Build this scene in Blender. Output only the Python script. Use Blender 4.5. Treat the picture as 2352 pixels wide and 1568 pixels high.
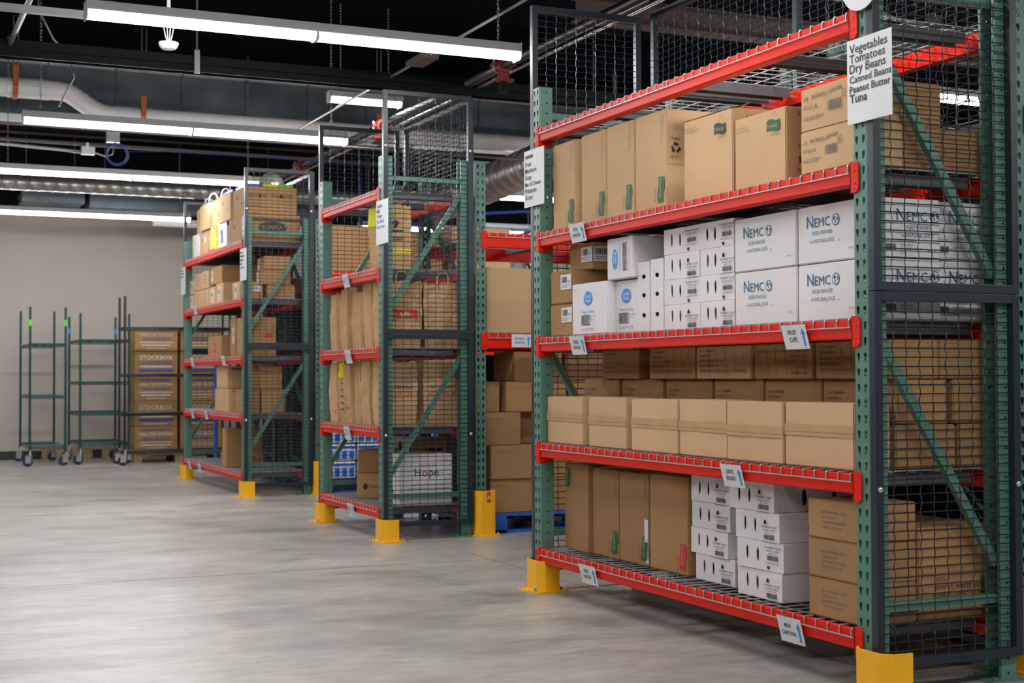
import bpy, bmesh, math, random
from mathutils import Vector, Matrix, noise
PI = math.pi
random.seed(7)
sc = bpy.context.scene
for o in list(bpy.data.objects): bpy.data.objects.remove(o)
COL = sc.collection

# ---------------------------------------------------------------- camera, world, exposure
F_PX, YAW, PITCH, ROLL = 3268.9, 0.4235, 0.0248, -0.0032
CAM = Vector((-2.9493, -3.7266, 1.0322))
cam = bpy.data.cameras.new('camera'); camo = bpy.data.objects.new('camera', cam); COL.objects.link(camo)
fw = Vector((math.sin(YAW)*math.cos(PITCH), math.cos(YAW)*math.cos(PITCH), math.sin(PITCH)))
r0 = Vector((math.cos(YAW), -math.sin(YAW), 0)); u0 = r0.cross(fw)
rr = r0*math.cos(ROLL) + u0*math.sin(ROLL); uu = u0*math.cos(ROLL) - r0*math.sin(ROLL)
camo.matrix_world = Matrix(((rr.x, uu.x, -fw.x, CAM.x), (rr.y, uu.y, -fw.y, CAM.y), (rr.z, uu.z, -fw.z, CAM.z), (0, 0, 0, 1)))
cam.sensor_width = 36; cam.lens = F_PX/2352*36; cam.clip_end = 100
cam.dof.use_dof = True; cam.dof.focus_distance = 5.7; cam.dof.aperture_fstop = 5.0
sc.camera = camo
w = bpy.data.worlds.new('world'); sc.world = w; w.use_nodes = True
w.node_tree.nodes['Background'].inputs[0].default_value = (0.8, 0.85, 1, 1)
w.node_tree.nodes['Background'].inputs[1].default_value = 0.03
sc.view_settings.view_transform = 'Standard'; sc.view_settings.look = 'None'
sc.view_settings.gamma = 1; sc.view_settings.use_curve_mapping = False
sc.view_settings.exposure = 0.2
LAMP_STRENGTH = 50.0

# ---------------------------------------------------------------- materials
MATS = {}
def mat(name, col, rough=0.5, metal=0.0, noise_scale=0, noise_amt=0.0, bump=0.0, bump_scale=40, rnd=0.0, spec=None, emit=None, stretch=None, coat=0):
    if name in MATS: return MATS[name]
    m = bpy.data.materials.new(name); m.use_nodes = True; MATS[name] = m
    nt = m.node_tree; b = nt.nodes['Principled BSDF']; L = nt.links.new
    b.inputs['Base Color'].default_value = (*col, 1); b.inputs['Roughness'].default_value = rough; b.inputs['Metallic'].default_value = metal
    if spec is not None: b.inputs['Specular IOR Level'].default_value = spec
    if coat: b.inputs['Coat Weight'].default_value = coat
    if emit:
        b.inputs['Emission Color'].default_value = (*emit[:3], 1); b.inputs['Emission Strength'].default_value = emit[3]
    src = None
    if noise_scale or bump or rnd:
        tc = nt.nodes.new('ShaderNodeTexCoord'); mp = nt.nodes.new('ShaderNodeMapping'); L(tc.outputs['Object'], mp.inputs[0])
        if stretch: mp.inputs['Scale'].default_value = stretch
        if rnd:
            oi = nt.nodes.new('ShaderNodeObjectInfo'); cx = nt.nodes.new('ShaderNodeCombineXYZ')
            ml = nt.nodes.new('ShaderNodeMath'); ml.operation = 'MULTIPLY'; ml.inputs[1].default_value = 37
            L(oi.outputs['Random'], ml.inputs[0]); L(ml.outputs[0], cx.inputs[0]); L(ml.outputs[0], cx.inputs[1]); L(cx.outputs[0], mp.inputs['Location'])
        val = None
        if noise_scale:
            n = nt.nodes.new('ShaderNodeTexNoise'); n.inputs['Scale'].default_value = noise_scale; n.inputs['Detail'].default_value = 5
            L(mp.outputs[0], n.inputs['Vector'])
            r = nt.nodes.new('ShaderNodeMapRange'); r.inputs[1].default_value = .3; r.inputs[2].default_value = .7
            r.inputs[3].default_value = 1-noise_amt; r.inputs[4].default_value = 1+noise_amt; L(n.outputs['Fac'], r.inputs[0]); val = r.outputs[0]
        if rnd:
            r2 = nt.nodes.new('ShaderNodeMapRange'); r2.inputs[3].default_value = 1-rnd; r2.inputs[4].default_value = 1+rnd; L(oi.outputs['Random'], r2.inputs[0])
            if val is None: val = r2.outputs[0]
            else:
                mm = nt.nodes.new('ShaderNodeMath'); mm.operation = 'MULTIPLY'; L(val, mm.inputs[0]); L(r2.outputs[0], mm.inputs[1]); val = mm.outputs[0]
        if val is not None:
            vm = nt.nodes.new('ShaderNodeVectorMath'); vm.operation = 'SCALE'; vm.inputs[0].default_value = col; L(val, vm.inputs['Scale']); L(vm.outputs[0], b.inputs['Base Color'])
        if bump:
            nb = nt.nodes.new('ShaderNodeTexNoise'); nb.inputs['Scale'].default_value = bump_scale; nb.inputs['Detail'].default_value = 3; L(mp.outputs[0], nb.inputs['Vector'])
            bp = nt.nodes.new('ShaderNodeBump'); bp.inputs['Strength'].default_value = bump; bp.inputs['Distance'].default_value = .004; L(nb.outputs['Fac'], bp.inputs['Height']); L(bp.outputs[0], b.inputs['Normal'])
    return m

kraft = mat('kraft', (.345, .195, .085), .8, noise_scale=3, noise_amt=.07, bump=.25, bump_scale=25, rnd=.1, spec=.25)
tan = mat('tan_cardboard', (.54, .365, .205), .8, noise_scale=3, noise_amt=.06, bump=.5, bump_scale=18, rnd=.05, spec=.25, stretch=(1, 1, .35))
tan2 = mat('light_cardboard', (.50, .325, .175), .8, noise_scale=3, noise_amt=.05, bump=.25, bump_scale=25, rnd=.05, spec=.25)
dkraft = mat('deep_kraft', (.30, .165, .075), .8, noise_scale=3, noise_amt=.08, bump=.25, bump_scale=25, rnd=.1, spec=.25)
white = mat('white_carton', (.69, .67, .68), .6, noise_scale=2, noise_amt=.03, bump=.2, bump_scale=20, rnd=.03, spec=.3)
bagm = mat('bag_paper', (.50, .315, .16), .75, noise_scale=5, noise_amt=.07, bump=.4, bump_scale=30, rnd=.1, spec=.3)
red = mat('beam_paint', (.66, .013, .002), .45, noise_scale=6, noise_amt=.06, bump=.08, bump_scale=60, spec=.22)
green = mat('column_paint', (.085, .19, .15), .4, noise_scale=8, noise_amt=.08, bump=.1, bump_scale=50)
slate = mat('panel_paint', (.014, .021, .030), .38, noise_scale=15, noise_amt=.1, bump=.1, bump_scale=80)
wirem = mat('mesh_wire', (.035, .043, .055), .34, metal=.3)
galv = mat('deck_wire', (.40, .41, .43), .42, metal=.55)
chan = mat('deck_channel', (.10, .095, .10), .5, metal=.3)
yellow = mat('guard_yellow', (.86, .43, .004), .4, noise_scale=12, noise_amt=.05, bump=.1, bump_scale=60)
steel = mat('bright_steel', (.7, .7, .72), .25, metal=.9)
black = mat('ink_black', (.02, .02, .022), .6)
greyink = mat('ink_grey', (.09, .08, .075), .7)
gink = mat('ink_green', (.012, .10, .035), .6)
rink = mat('ink_red', (.55, .02, .03), .6)
bink = mat('ink_blue', (.01, .10, .30), .6)
nink = mat('ink_navy', (.015, .10, .20), .6)
lbink = mat('ink_bright_blue', (.02, .22, .62), .5)
pink = mat('ink_pink', (.6, .04, .18), .6)
paper = mat('paper', (.62, .63, .645), .45)
tape = mat('packing_tape', (.47, .30, .145), .3, noise_scale=10, noise_amt=.06, bump=.1, spec=.5)
shadekraft = mat('inner_shade', (.05, .03, .02), .8)  # carton contents, darkened to stand in for the shade inside
dark = mat('hole_dark', (.01, .01, .01), .9)
seam = mat('carton_seam', (.16, .09, .045), .9)
rubber = mat('rubber', (.015, .015, .018), .5)
navyw = mat('wheel_navy', (.02, .035, .09), .4)
teal = mat('cart_green', (.004, .05, .046), .4)
cblack = mat('cart_black', (.008, .008, .009), .4)
bluep = mat('pallet_blue', (.01, .09, .42), .6, noise_scale=8, noise_amt=.3, bump=.4)
bluep2 = mat('film_blue', (.015, .12, .55), .35, noise_scale=6, noise_amt=.15)
shadem = mat('shade_black', (.004, .004, .005), .5, bump=.3, bump_scale=12)  # near-black for the added blocks that darken the deep racks
wood = mat('wood', (.35, .24, .13), .8, noise_scale=6, noise_amt=.2, stretch=(1, 8, 8))
palep = mat('ink_pale', (.60, .55, .50), .6)
mink = mat('ink_mid_blue', (.015, .06, .36), .6)
yel2 = mat('yellow_tape', (.72, .68, .02), .5)
bgreen = mat('bright_green', (.12, .62, .02), .5)
orangep = mat('clamp_orange', (.40, .09, .012), .5)
pvc = mat('pipe_jacket', (.70, .68, .68), .45, noise_scale=2, noise_amt=.06, bump=.15, bump_scale=8)
alum = mat('duct_metal', (.085, .105, .12), .42, metal=.65, noise_scale=2.5, noise_amt=.35, bump=.1, bump_scale=3)
alum2 = mat('spiral_metal', (.42, .41, .40), .35, metal=.75, noise_scale=3, noise_amt=.15)
darksteel = mat('dark_steel', (.0015, .0015, .002), .45, noise_scale=3, noise_amt=.2, spec=.2)
deckblack = mat('ceiling_black', (.0020, .0032, .0058), .9, spec=.02)
condm = mat('conduit', (.38, .38, .39), .35, metal=.7)
brownp = mat('painted_brown', (.09, .065, .055), .5)
fit = mat('fixture_white', (.62, .63, .65), .4)
lens = mat('lamp_lens', (.9, .9, .9), .5, emit=(1, 1, 1, LAMP_STRENGTH))
bluec = mat('cable_blue', (.004, .035, .22), .5)
redm = mat('coupling_red', (.20, .012, .01), .5)
plastic = mat('clear_film', (.6, .62, .65), .15)
plastic.node_tree.nodes['Principled BSDF'].inputs['Transmission Weight'].default_value = .7

def floor_material():
    m = bpy.data.materials.new('concrete'); m.use_nodes = True; nt = m.node_tree; L = nt.links.new; b = nt.nodes['Principled BSDF']
    tc = nt.nodes.new('ShaderNodeTexCoord')
    def nz(s, d, st=None, dist=0):
        n = nt.nodes.new('ShaderNodeTexNoise'); n.inputs['Scale'].default_value = s; n.inputs['Detail'].default_value = d; n.inputs['Distortion'].default_value = dist; n.inputs['Roughness'].default_value = .6
        if st:
            mp = nt.nodes.new('ShaderNodeMapping'); mp.inputs['Scale'].default_value = st; L(tc.outputs['Object'], mp.inputs[0]); L(mp.outputs[0], n.inputs['Vector'])
        else: L(tc.outputs['Object'], n.inputs['Vector'])
        return n.outputs['Fac']
    def ramp(f, stops):
        r = nt.nodes.new('ShaderNodeValToRGB'); L(f, r.inputs[0]); e = r.color_ramp.elements
        e[0].position, e[0].color = stops[0][0], (*stops[0][1], 1); e[1].position, e[1].color = stops[1][0], (*stops[1][1], 1)
        for p, c in stops[2:]:
            q = e.new(p); q.color = (*c, 1)
        return r.outputs[0]
    def mul(a, c, f=1):
        x = nt.nodes.new('ShaderNodeMixRGB'); x.blend_type = 'MULTIPLY'; x.inputs[0].default_value = f; L(a, x.inputs[1]); L(c, x.inputs[2]); return x.outputs[0]
    base = ramp(nz(.6, 4, (.8, 1.5, 1)), [(.35, (.29, .275, .25)), (.65, (.42, .40, .365))])
    m2 = ramp(nz(2.0, 11, (.8, 1.7, 1), .25), [(.34, (.66, .665, .68)), (.57, (1.04, 1.035, 1.02))])
    m3 = ramp(nz(11, 12, (.7, 2.0, 1)), [(.32, (.80, .80, .81)), (.62, (1.07, 1.07, 1.07))])
    tn = ramp(nz(.6, 4, dist=1.2), [(.45, (1, 1, 1)), (.75, (1.06, .99, .90))])
    L(mul(mul(mul(base, m2), m3), tn), b.inputs['Base Color'])
    rr_ = nt.nodes.new('ShaderNodeMapRange'); rr_.inputs[1].default_value = .1; rr_.inputs[2].default_value = .9; rr_.inputs[3].default_value = .26; rr_.inputs[4].default_value = .42
    L(nz(2.5, 6), rr_.inputs[0]); L(rr_.outputs[0], b.inputs['Roughness'])
    bp = nt.nodes.new('ShaderNodeBump'); bp.inputs['Strength'].default_value = .15; bp.inputs['Distance'].default_value = .003; L(nz(30, 5), bp.inputs['Height']); L(bp.outputs[0], b.inputs['Normal'])
    return m
concrete = floor_material()
def wall_material():
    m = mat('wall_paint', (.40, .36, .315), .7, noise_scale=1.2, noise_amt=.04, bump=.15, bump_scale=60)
    return m
wallm = wall_material()
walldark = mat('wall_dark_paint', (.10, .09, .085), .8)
darkline = mat('saw_cut', (.10, .09, .08), .8)
wallblack = mat('wall_black', (.006, .007, .009), .9, spec=.05)

# ---------------------------------------------------------------- mesh helpers
class MB:
    def __init__(s): s.v = []; s.f = []
    def add(s, vs, fs):
        n = len(s.v); s.v += [tuple(p) for p in vs]; s.f += [tuple(i+n for i in q) for q in fs]; return s
    def box(s, x0, y0, z0, x1, y1, z1):
        return s.add([(x0,y0,z0),(x1,y0,z0),(x1,y1,z0),(x0,y1,z0),(x0,y0,z1),(x1,y0,z1),(x1,y1,z1),(x0,y1,z1)],
                     [(0,3,2,1),(4,5,6,7),(0,1,5,4),(1,2,6,5),(2,3,7,6),(3,0,4,7)])
    def tube(s, pts, r, n=6, caps=True, closed=False, phase=0):
        pts = [Vector(p) for p in pts]; rings = []; N = len(pts)
        ref = None
        for i, p in enumerate(pts):
            if closed: d = (pts[(i+1) % N]-pts[i-1])
            else: d = (pts[min(i+1, N-1)]-pts[max(i-1, 0)])
            d.normalize()
            if ref is None:
                ref = Vector((0, 0, 1)) if abs(d.z) < .9 else Vector((1, 0, 0))
            a = d.cross(ref); 
            if a.length < 1e-4: a = d.orthogonal()
            a.normalize(); b = a.cross(d); ref = b
            ri = r[i] if isinstance(r, (list, tuple)) else r
            rings.append([p+(a*math.cos(2*PI*(k+phase)/n)+b*math.sin(2*PI*(k+phase)/n))*ri for k in range(n)])
        vs = [q for g in rings for q in g]; fs = []
        M = N if closed else N-1
        for i in range(M):
            j = (i+1) % N
            for k in range(n): fs.append((i*n+k, i*n+(k+1) % n, j*n+(k+1) % n, j*n+k))
        if caps and not closed: fs += [tuple(range(n-1, -1, -1)), tuple((N-1)*n+k for k in range(n))]
        return s.add(vs, fs)
    def prism(s, poly, fn, a, b):
        """poly: 2-D outline; fn(u,v,w)->point; extruded from w=a to w=b"""
        n = len(poly)
        return s.add([fn(u, v, a) for u, v in poly]+[fn(u, v, b) for u, v in poly],
                     [tuple(range(n-1, -1, -1)), tuple(range(n, 2*n))]+[(i, (i+1) % n, n+(i+1) % n, n+i) for i in range(n)])
    def disc(s, c, r, h, axis='z', n=12, dome=False):
        c = Vector(c); ax = {'x': 0, 'y': 1, 'z': 2}[axis]; o = [i for i in range(3) if i != ax]
        prof = [(1, 0), (1, h)] if not dome else [(1, 0), (.92, h*.45), (.7, h*.8), (.35, h)]
        vs = []
        for rr_, hh in prof:
            for k in range(n):
                p = [0, 0, 0]; p[o[0]] = c[o[0]]+r*rr_*math.cos(2*PI*k/n); p[o[1]] = c[o[1]]+r*rr_*math.sin(2*PI*k/n); p[ax] = c[ax]+hh; vs.append(p)
        fs = []
        for i in range(len(prof)-1):
            for k in range(n): fs.append((i*n+k, i*n+(k+1) % n, (i+1)*n+(k+1) % n, (i+1)*n+k))
        fs += [tuple(range(n-1, -1, -1)), tuple((len(prof)-1)*n+k for k in range(n))]
        return s.add(vs, fs)
    def mesh(s, name, m, bevel=0, smooth=False, recalc=True, autosmooth=None):
        me = bpy.data.meshes.new(name); me.from_pydata(s.v, [], s.f); me.materials.append(m)
        if bevel or recalc:
            bm = bmesh.new(); bm.from_mesh(me)
            if recalc: bmesh.ops.recalc_face_normals(bm, faces=bm.faces)
            if bevel:
                es = [e for e in bm.edges if len(e.link_faces) == 2 and e.calc_face_angle(0) > .6]
                bmesh.ops.bevel(bm, geom=es, offset=bevel, segments=2, affect='EDGES', profile=.6)
            bm.to_mesh(me); bm.free()
        if smooth: me.polygons.foreach_set('use_smooth', [True]*len(me.polygons))
        me.update(); return me
    def build(s, name, m, parent=None, loc=None, rz=0, **k):
        return obj(name, s.mesh(name, m, **k), parent, loc, rz)
def obj(name, me, parent=None, loc=None, rz=0):
    o = bpy.data.objects.new(name, me); COL.objects.link(o)
    if parent is not None: o.parent = parent
    if loc is not None: o.location = loc
    if rz: o.rotation_euler = (0, 0, rz)
    return o
def tag(o, label, cat, group=None):
    o['label'] = label; o['category'] = cat
    if group: o['group'] = group
    return o
def thing(name, label, cat, loc=(0, 0, 0), rz=0, group=None):
    return tag(obj(name, None, None, loc, rz), label, cat, group)
def struct(name, mb, m, **k):
    o = mb.build(name, m, **k); o['kind'] = 'structure'; return o
def copy_tree(o, parent=None, loc=None, rz=None):
    c = o.copy(); COL.objects.link(c); c.parent = parent
    if loc is not None: c.location = loc
    if rz is not None: c.rotation_euler = (0, 0, rz)
    for ch in list(o.children): copy_tree(ch, c)
    return c

def holes_face(w, h, holes, inset=.0, depth=.003):
    """flat plate w x h in (u,v) with holes (lists of (u,v) points), rims extruded back. returns verts (u,v,n) and faces"""
    bm = bmesh.new()
    def loop(pts):
        vs = [bm.verts.new((p[0], p[1], 0)) for p in pts]
        return [bm.edges.new((vs[i], vs[(i+1) % len(vs)])) for i in range(len(vs))]
    es = loop([(0, 0), (w, 0), (w, h), (0, h)]); he = []
    for H in holes: he += loop(H)
    bmesh.ops.triangle_fill(bm, use_beauty=True, use_dissolve=False, edges=es+he, normal=(0, 0, 1))
    r = bmesh.ops.extrude_edge_only(bm, edges=he)
    for v in [g for g in r['geom'] if isinstance(g, bmesh.types.BMVert)]: v.co.z -= depth
    bm.verts.index_update()
    vs = [tuple(v.co) for v in bm.verts]; fs = [tuple(v.index for v in f.verts) for f in bm.faces]; bm.free()
    return vs, fs
def ell(u, v, rx, ry, n=10): return [(u+rx*math.cos(2*PI*k/n), v+ry*math.sin(2*PI*k/n)) for k in range(n)]
def tear(u, v, lean=0):
    pts = []
    for k in range(9):
        a = -PI*.18+k*(PI*1.36)/8; pts.append((u+.0082*math.cos(a), v+.006+.0082*math.sin(a)))
    pts += [(u-.004+lean, v-.010), (u-.003+lean, v-.0135), (u+.003+lean, v-.0135), (u+.004+lean, v-.010)]
    return pts

# ---------------------------------------------------------------- lettering
TXT = {}
def text2d(s, spacing=1.0):
    key = (s, spacing)
    if key not in TXT:
        cu = bpy.data.curves.new('t', 'FONT'); cu.body = s; cu.resolution_u = 2; cu.space_character = spacing; cu.offset = .012 if spacing == 1.001 else 0
        o = bpy.data.objects.new('t', cu); COL.objects.link(o)
        dg = bpy.context.evaluated_depsgraph_get(); me = bpy.data.meshes.new_from_object(o.evaluated_get(dg))
        vs = [(v.co.x, v.co.y) for v in me.vertices]; fs = [tuple(p.vertices) for p in me.polygons]
        bpy.data.objects.remove(o); bpy.data.curves.remove(cu); bpy.data.meshes.remove(me)
        x0 = min([p[0] for p in vs], default=0); x1 = max([p[0] for p in vs], default=1)
        TXT[key] = ([(p[0]-x0, p[1]) for p in vs], fs, x1-x0)
    return TXT[key]
def T(s, u, v, size, m=None, rot=0, al='l', sx=1.0, sp=1.0): return ('t', s, u, v, size, m or black, rot, al, sx, sp)
def barcode(u, v, w_, h_, m=None, seed=1):
    rnd = random.Random(seed); out = []; x = 0
    while x < w_:
        bw = rnd.choice((.0018, .0028, .004)); out.append(('r', u+x, v, min(bw, w_-x), h_, m or black)); x += bw+rnd.choice((.0016, .0028))
    return out
def rect(u, v, w_, h_, m): return ('r', u, v, w_, h_, m)
def frame_(u, v, w_, h_, t, m): return [rect(u, v, w_, t, m), rect(u, v+h_-t, w_, t, m), rect(u, v, t, h_, m), rect(u+w_-t, v, t, h_, m)]
def poly(pts, m): return ('p', pts, m)
def items_mesh(items, mapf, parent, name='printed_text', off=.0009):
    """mapf(u, v, n) -> local point, n outwards"""
    by = {}
    k = 0
    for it in items:
        k += 1; n = off+.00025*(k if it[0] != 't' else k)*.35
        if it[0] == 't':
            _, s, u, v, size, m, rot, al, sx, sp = it
            vs, fs, wd = text2d(s, sp); du = {'l': 0, 'c': -wd/2, 'r': -wd}[al]
            c, sn = math.cos(rot), math.sin(rot); pts = []
            for a, b in vs:
                a = (a+du)*size*sx; b = b*size; pts.append(mapf(u+a*c-b*sn, v+a*sn+b*c, n))
            by.setdefault(m.name, MB()).add(pts, fs)
        elif it[0] == 'r':
            _, u, v, w_, h_, m = it
            by.setdefault(m.name, MB()).add([mapf(u, v, n), mapf(u+w_, v, n), mapf(u+w_, v+h_, n), mapf(u, v+h_, n)], [(0, 1, 2, 3)])
        elif it[0] == 'p':
            _, pts, m = it
            by.setdefault(m.name, MB()).add([mapf(a, b, n) for a, b in pts], [tuple(range(len(pts)))])
    for mn, mb in by.items(): mb.build(name, MATS[mn], parent, recalc=False)
def arrow(u, v, h_, m, w_=.012):
    return [rect(u-w_*.3, v, w_*.6, h_*.72, m), poly([(u-w_*.75, v+h_*.66), (u+w_*.75, v+h_*.66), (u, v+h_)], m)]

# ---------------------------------------------------------------- cartons
def carton(name, label, cat, group, x0, y0, z0, dx, dy, dz, m=kraft, L=None, F=None, rz=0, tp=None, holesL=None, holesF=None, sag=0, top=None, lean=0):
    """box with front face (-X) at x0, near face (-Y) at y0. L/F: print items on the -X / -Y faces"""
    hx, hy = dx/2, dy/2
    mb = MB(); rnd = random.Random(label)
    if not holesL and not holesF:
        bm = bmesh.new(); bmesh.ops.create_cube(bm, size=1)
        for v in bm.verts: v.co = Vector((v.co.x*dx, v.co.y*dy, (v.co.z+.5)*dz))
        bmesh.ops.bevel(bm, geom=list(bm.edges), offset=min(.004, dz*.04), segments=2, affect='EDGES')
        bmesh.ops.subdivide_edges(bm, edges=[e for e in bm.edges if e.calc_length() > .05], cuts=3, use_grid_fill=True)
        so = Vector((rnd.random()*9, rnd.random()*9, rnd.random()*9))
        for v in bm.verts:
            q = v.co; e = min(1, 4*abs(.5-abs(q.x/dx)))*1.0
            d = noise.noise_vector(q*6+so)*(.0015+sag)
            if q.z < .01: d.z = 0
            v.co = q+d
        bm.normal_update()
        me = bpy.data.meshes.new(name); bm.to_mesh(me); bm.free(); me.materials.append(m)
        me.polygons.foreach_set('use_smooth', [False]*len(me.polygons))
        o = obj(name, me)
    else:
        a = [ell(*h, n=14) for h in (holesL or [])]; vs, fs = holes_face(dy, dz, a, depth=.004)
        mb.add([(-hx+(-n), hy-u, v) for u, v, n in vs], fs)
        a = [ell(*h, n=14) for h in (holesF or [])]; vs, fs = holes_face(dx, dz, a, depth=.004)
        mb.add([(-hx+u, -hy-n, v) for u, v, n in vs], fs)
        mb.add([(-hx,-hy,0),(hx,-hy,0),(hx,hy,0),(-hx,hy,0),(-hx,-hy,dz),(hx,-hy,dz),(hx,hy,dz),(-hx,hy,dz)], [(0,3,2,1),(4,5,6,7),(1,2,6,5),(2,3,7,6)])
        o = mb.build(name, m, recalc=False)
        # contents block inside, its colour darkened for the shade behind the holes
        MB().box(-hx+.05, -hy+.05, .004, hx-.01, hy-.01, dz*.5).build('inner_tray', shadekraft, o)
    o.location = (x0+hx, y0+hy, z0); o.rotation_euler = (0, 0, rz+rnd.uniform(-.006, .006))
    tag(o, label, cat, group)
    off = .0022+sag
    if L: items_mesh(L, lambda u, v, n: (-hx-n, hy-u, v), o, off=off)
    if F: items_mesh(F, lambda u, v, n: (-hx+u, -hy-n, v), o, off=off)
    if tp:   # tape across the -X face at height fraction
        t = MB(); zz = dz*tp
        t.add([(-hx-off, hy, zz-.018), (-hx-off, -hy, zz-.018), (-hx-off, -hy, zz+.022), (-hx-off, hy, zz+.022)], [(0, 1, 2, 3)])
        t.build('tape', tape, o, recalc=False)
        MB().add([(-hx-off-.0004, hy, zz-.0045), (-hx-off-.0004, -hy, zz-.0045), (-hx-off-.0004, -hy, zz-.0032), (-hx-off-.0004, hy, zz-.0032)], [(0, 1, 2, 3)]).build('flap_seam', seam, o, recalc=False)
    if top:
        MB().box(-hx+.001, -top/2, dz+.0018, hx-.001, top/2, dz+.0024).build('tape', tape, o)
    return o
def sticker(w_, h_, u, v, seed=1):
    return [rect(u, v, w_, h_, paper)]+barcode(u+w_*.1, v+h_*.45, w_*.5, h_*.4, seed=seed)+[rect(u+w_*.1, v+h_*.28, w_*.7, h_*.03, greyink), rect(u+w_*.1, v+h_*.15, w_*.55, h_*.03, greyink), rect(u+w_*.68, v+h_*.5, w_*.2, h_*.06, greyink)]
def wavy(u, v, s, m, rot=0):
    """waving banner logo with lettering, width s"""
    def R(a, b):
        c, sn = math.cos(rot), math.sin(rot); return (u+a*c-b*sn, v+a*sn+b*c)
    n = 14; up = []; lo = []
    for i in range(n+1):
        t = i/n; x = (t-.5)*s; wv = .05*s*math.sin(t*2*PI); up.append(R(x, wv+.26*s*(1-.25*abs(t-.5)))); lo.append(R(x, wv-.22*s*(1-.1*abs(t-.5))))
    out = []
    for i in range(n): out.append(poly([lo[i], lo[i+1], up[i+1], up[i]], m))
    ring = []
    for k in range(12):
        a0, a1 = 2*PI*k/12, 2*PI*(k+1)/12; c0, c1 = (.12*s+.17*s*math.cos(a0), .36*s+.22*s*math.sin(a0)), (.12*s+.17*s*math.cos(a1), .36*s+.22*s*math.sin(a1))
        d0, d1 = (.12*s+.155*s*math.cos(a0), .36*s+.205*s*math.sin(a0)), (.12*s+.155*s*math.cos(a1), .36*s+.205*s*math.sin(a1))
        if c0[1] > .2*s: out.append(poly([R(*c0), R(*c1), R(*d1), R(*d0)], m))
    a = R(-.42*s, -.08*s); out.append(T('FritoLay', a[0], a[1], .255*s, tan2, rot, sx=.92))
    a = R(-.1*s, -.44*s); out.append(T('Good fun!', a[0], a[1], .15*s, m, rot))
    return out
def recycle(u, v, s, m):
    out = []
    for k in range(3):
        a = PI/2+k*2*PI/3
        def P(r, b): return (u+r*math.cos(b), v+r*math.sin(b))
        out.append(poly([P(s*.5, a-.75), P(s*.5, a+.2), P(s*.27, a+.25), P(s*.3, a-.85)], m))
        out.append(poly([P(s*.62, a+.2), P(s*.4, a+.75), P(s*.18, a+.2)], m))
    return out

# ---------------------------------------------------------------- the room
XL, XR, Y0, Y1, ZC = -12.0, 14.0, -12.0, 15.35, 4.15
o = struct('floor', MB().box(XL, Y0, -.2, XR, Y1, 0), concrete)
struct('ceiling', MB().box(XL, Y0, ZC, XR, Y1, ZC+.2), deckblack)
struct('wall_back', MB().box(XL, Y1, 0, XR, Y1+.2, 3.12), wallm)
struct('wall_upper_back', MB().box(XL, Y1, 3.12, XR, Y1+.2, ZC), wallblack)
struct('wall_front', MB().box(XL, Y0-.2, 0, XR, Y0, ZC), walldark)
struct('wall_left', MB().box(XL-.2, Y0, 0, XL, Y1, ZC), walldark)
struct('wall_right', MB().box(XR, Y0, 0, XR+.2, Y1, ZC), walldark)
struct('trim_1', MB().box(-8, 3.708, -.01, 12, 3.712, .0004), darkline)
struct('trim_2', MB().box(.258, -8, -.01, .262, 15, .0004), darkline)
struct('baseboard_back', MB().box(XL, Y1-.012, 0, XR, Y1, .11), black)

# ---------------------------------------------------------------- rack parts (shared meshes)
CW, CD, PITCH_H = .076, .07, .0508
def column_mesh(H, name='column'):
    """front face at x=0 with teardrops, sides with round holes; y from 0 to CW"""
    mb = MB(); n = int(H/PITCH_H)
    a = .006
    fv, ff = holes_face(CW-2*a, PITCH_H, [tear(.0145, .027, .001), tear(CW-2*a-.0145, .027, -.001)])
    sv, sf = holes_face(CD-a, PITCH_H, [ell(.034, .025, .0052, .0052, 8)])
    for k in range(n):
        z = k*PITCH_H
        mb.add([(-nn, a+u, z+v) for u, v, nn in fv], ff)
        mb.add([(a+u, -nn, z+v) for u, v, nn in sv], sf)
        mb.add([(a+u, CW+nn, z+v) for u, v, nn in sv], sf)
    H = n*PITCH_H
    for s, y in ((1, 0), (-1, CW)):
        mb.add([(0, y+s*a, 0), (a*.3, y+s*a*.3, 0), (a, y, 0), (0, y+s*a, H), (a*.3, y+s*a*.3, H), (a, y, H)], [(0, 1, 4, 3), (1, 2, 5, 4)])
        mb.add([(CD, y, 0), (CD, y+s*.014, 0), (CD, y, H), (CD, y+s*.014, H)], [(0, 1, 3, 2)])
    return mb.mesh(name, green, recalc=False)
COLM = {}
def column(parent, x, y, H, facing=1, along=0):
    """facing 1: teardrop face to -X; -1: to +X"""
    if H not in COLM: COLM[H] = column_mesh(H)
    o = obj('column', COLM[H], parent, (x, y, 0))
    if facing < 0: o.rotation_euler = (0, 0, PI); o.location = (x, y+CW, 0)
    s = 1 if facing > 0 else -1
    b = MB().box(min(x-s*.012, x+s*.13), y-.02, 0, max(x-s*.012, x+s*.13), y+CW+.02, .007)
    for yy in (y-.008, y+CW+.008): b.disc((x+s*.105, yy, .007), .008, .01, n=6)
    b.build('foot_plate', green, parent)
    return o
def rivets():
    mb = MB()
    for z, r in ((-.078, .003), (-.062, .005), (-.018, .005), (.0, .003), (-.04, .004)): mb.disc((-.0075, .058, z), r, -.002, axis='x', n=6, dome=True)
    return mb
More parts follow.
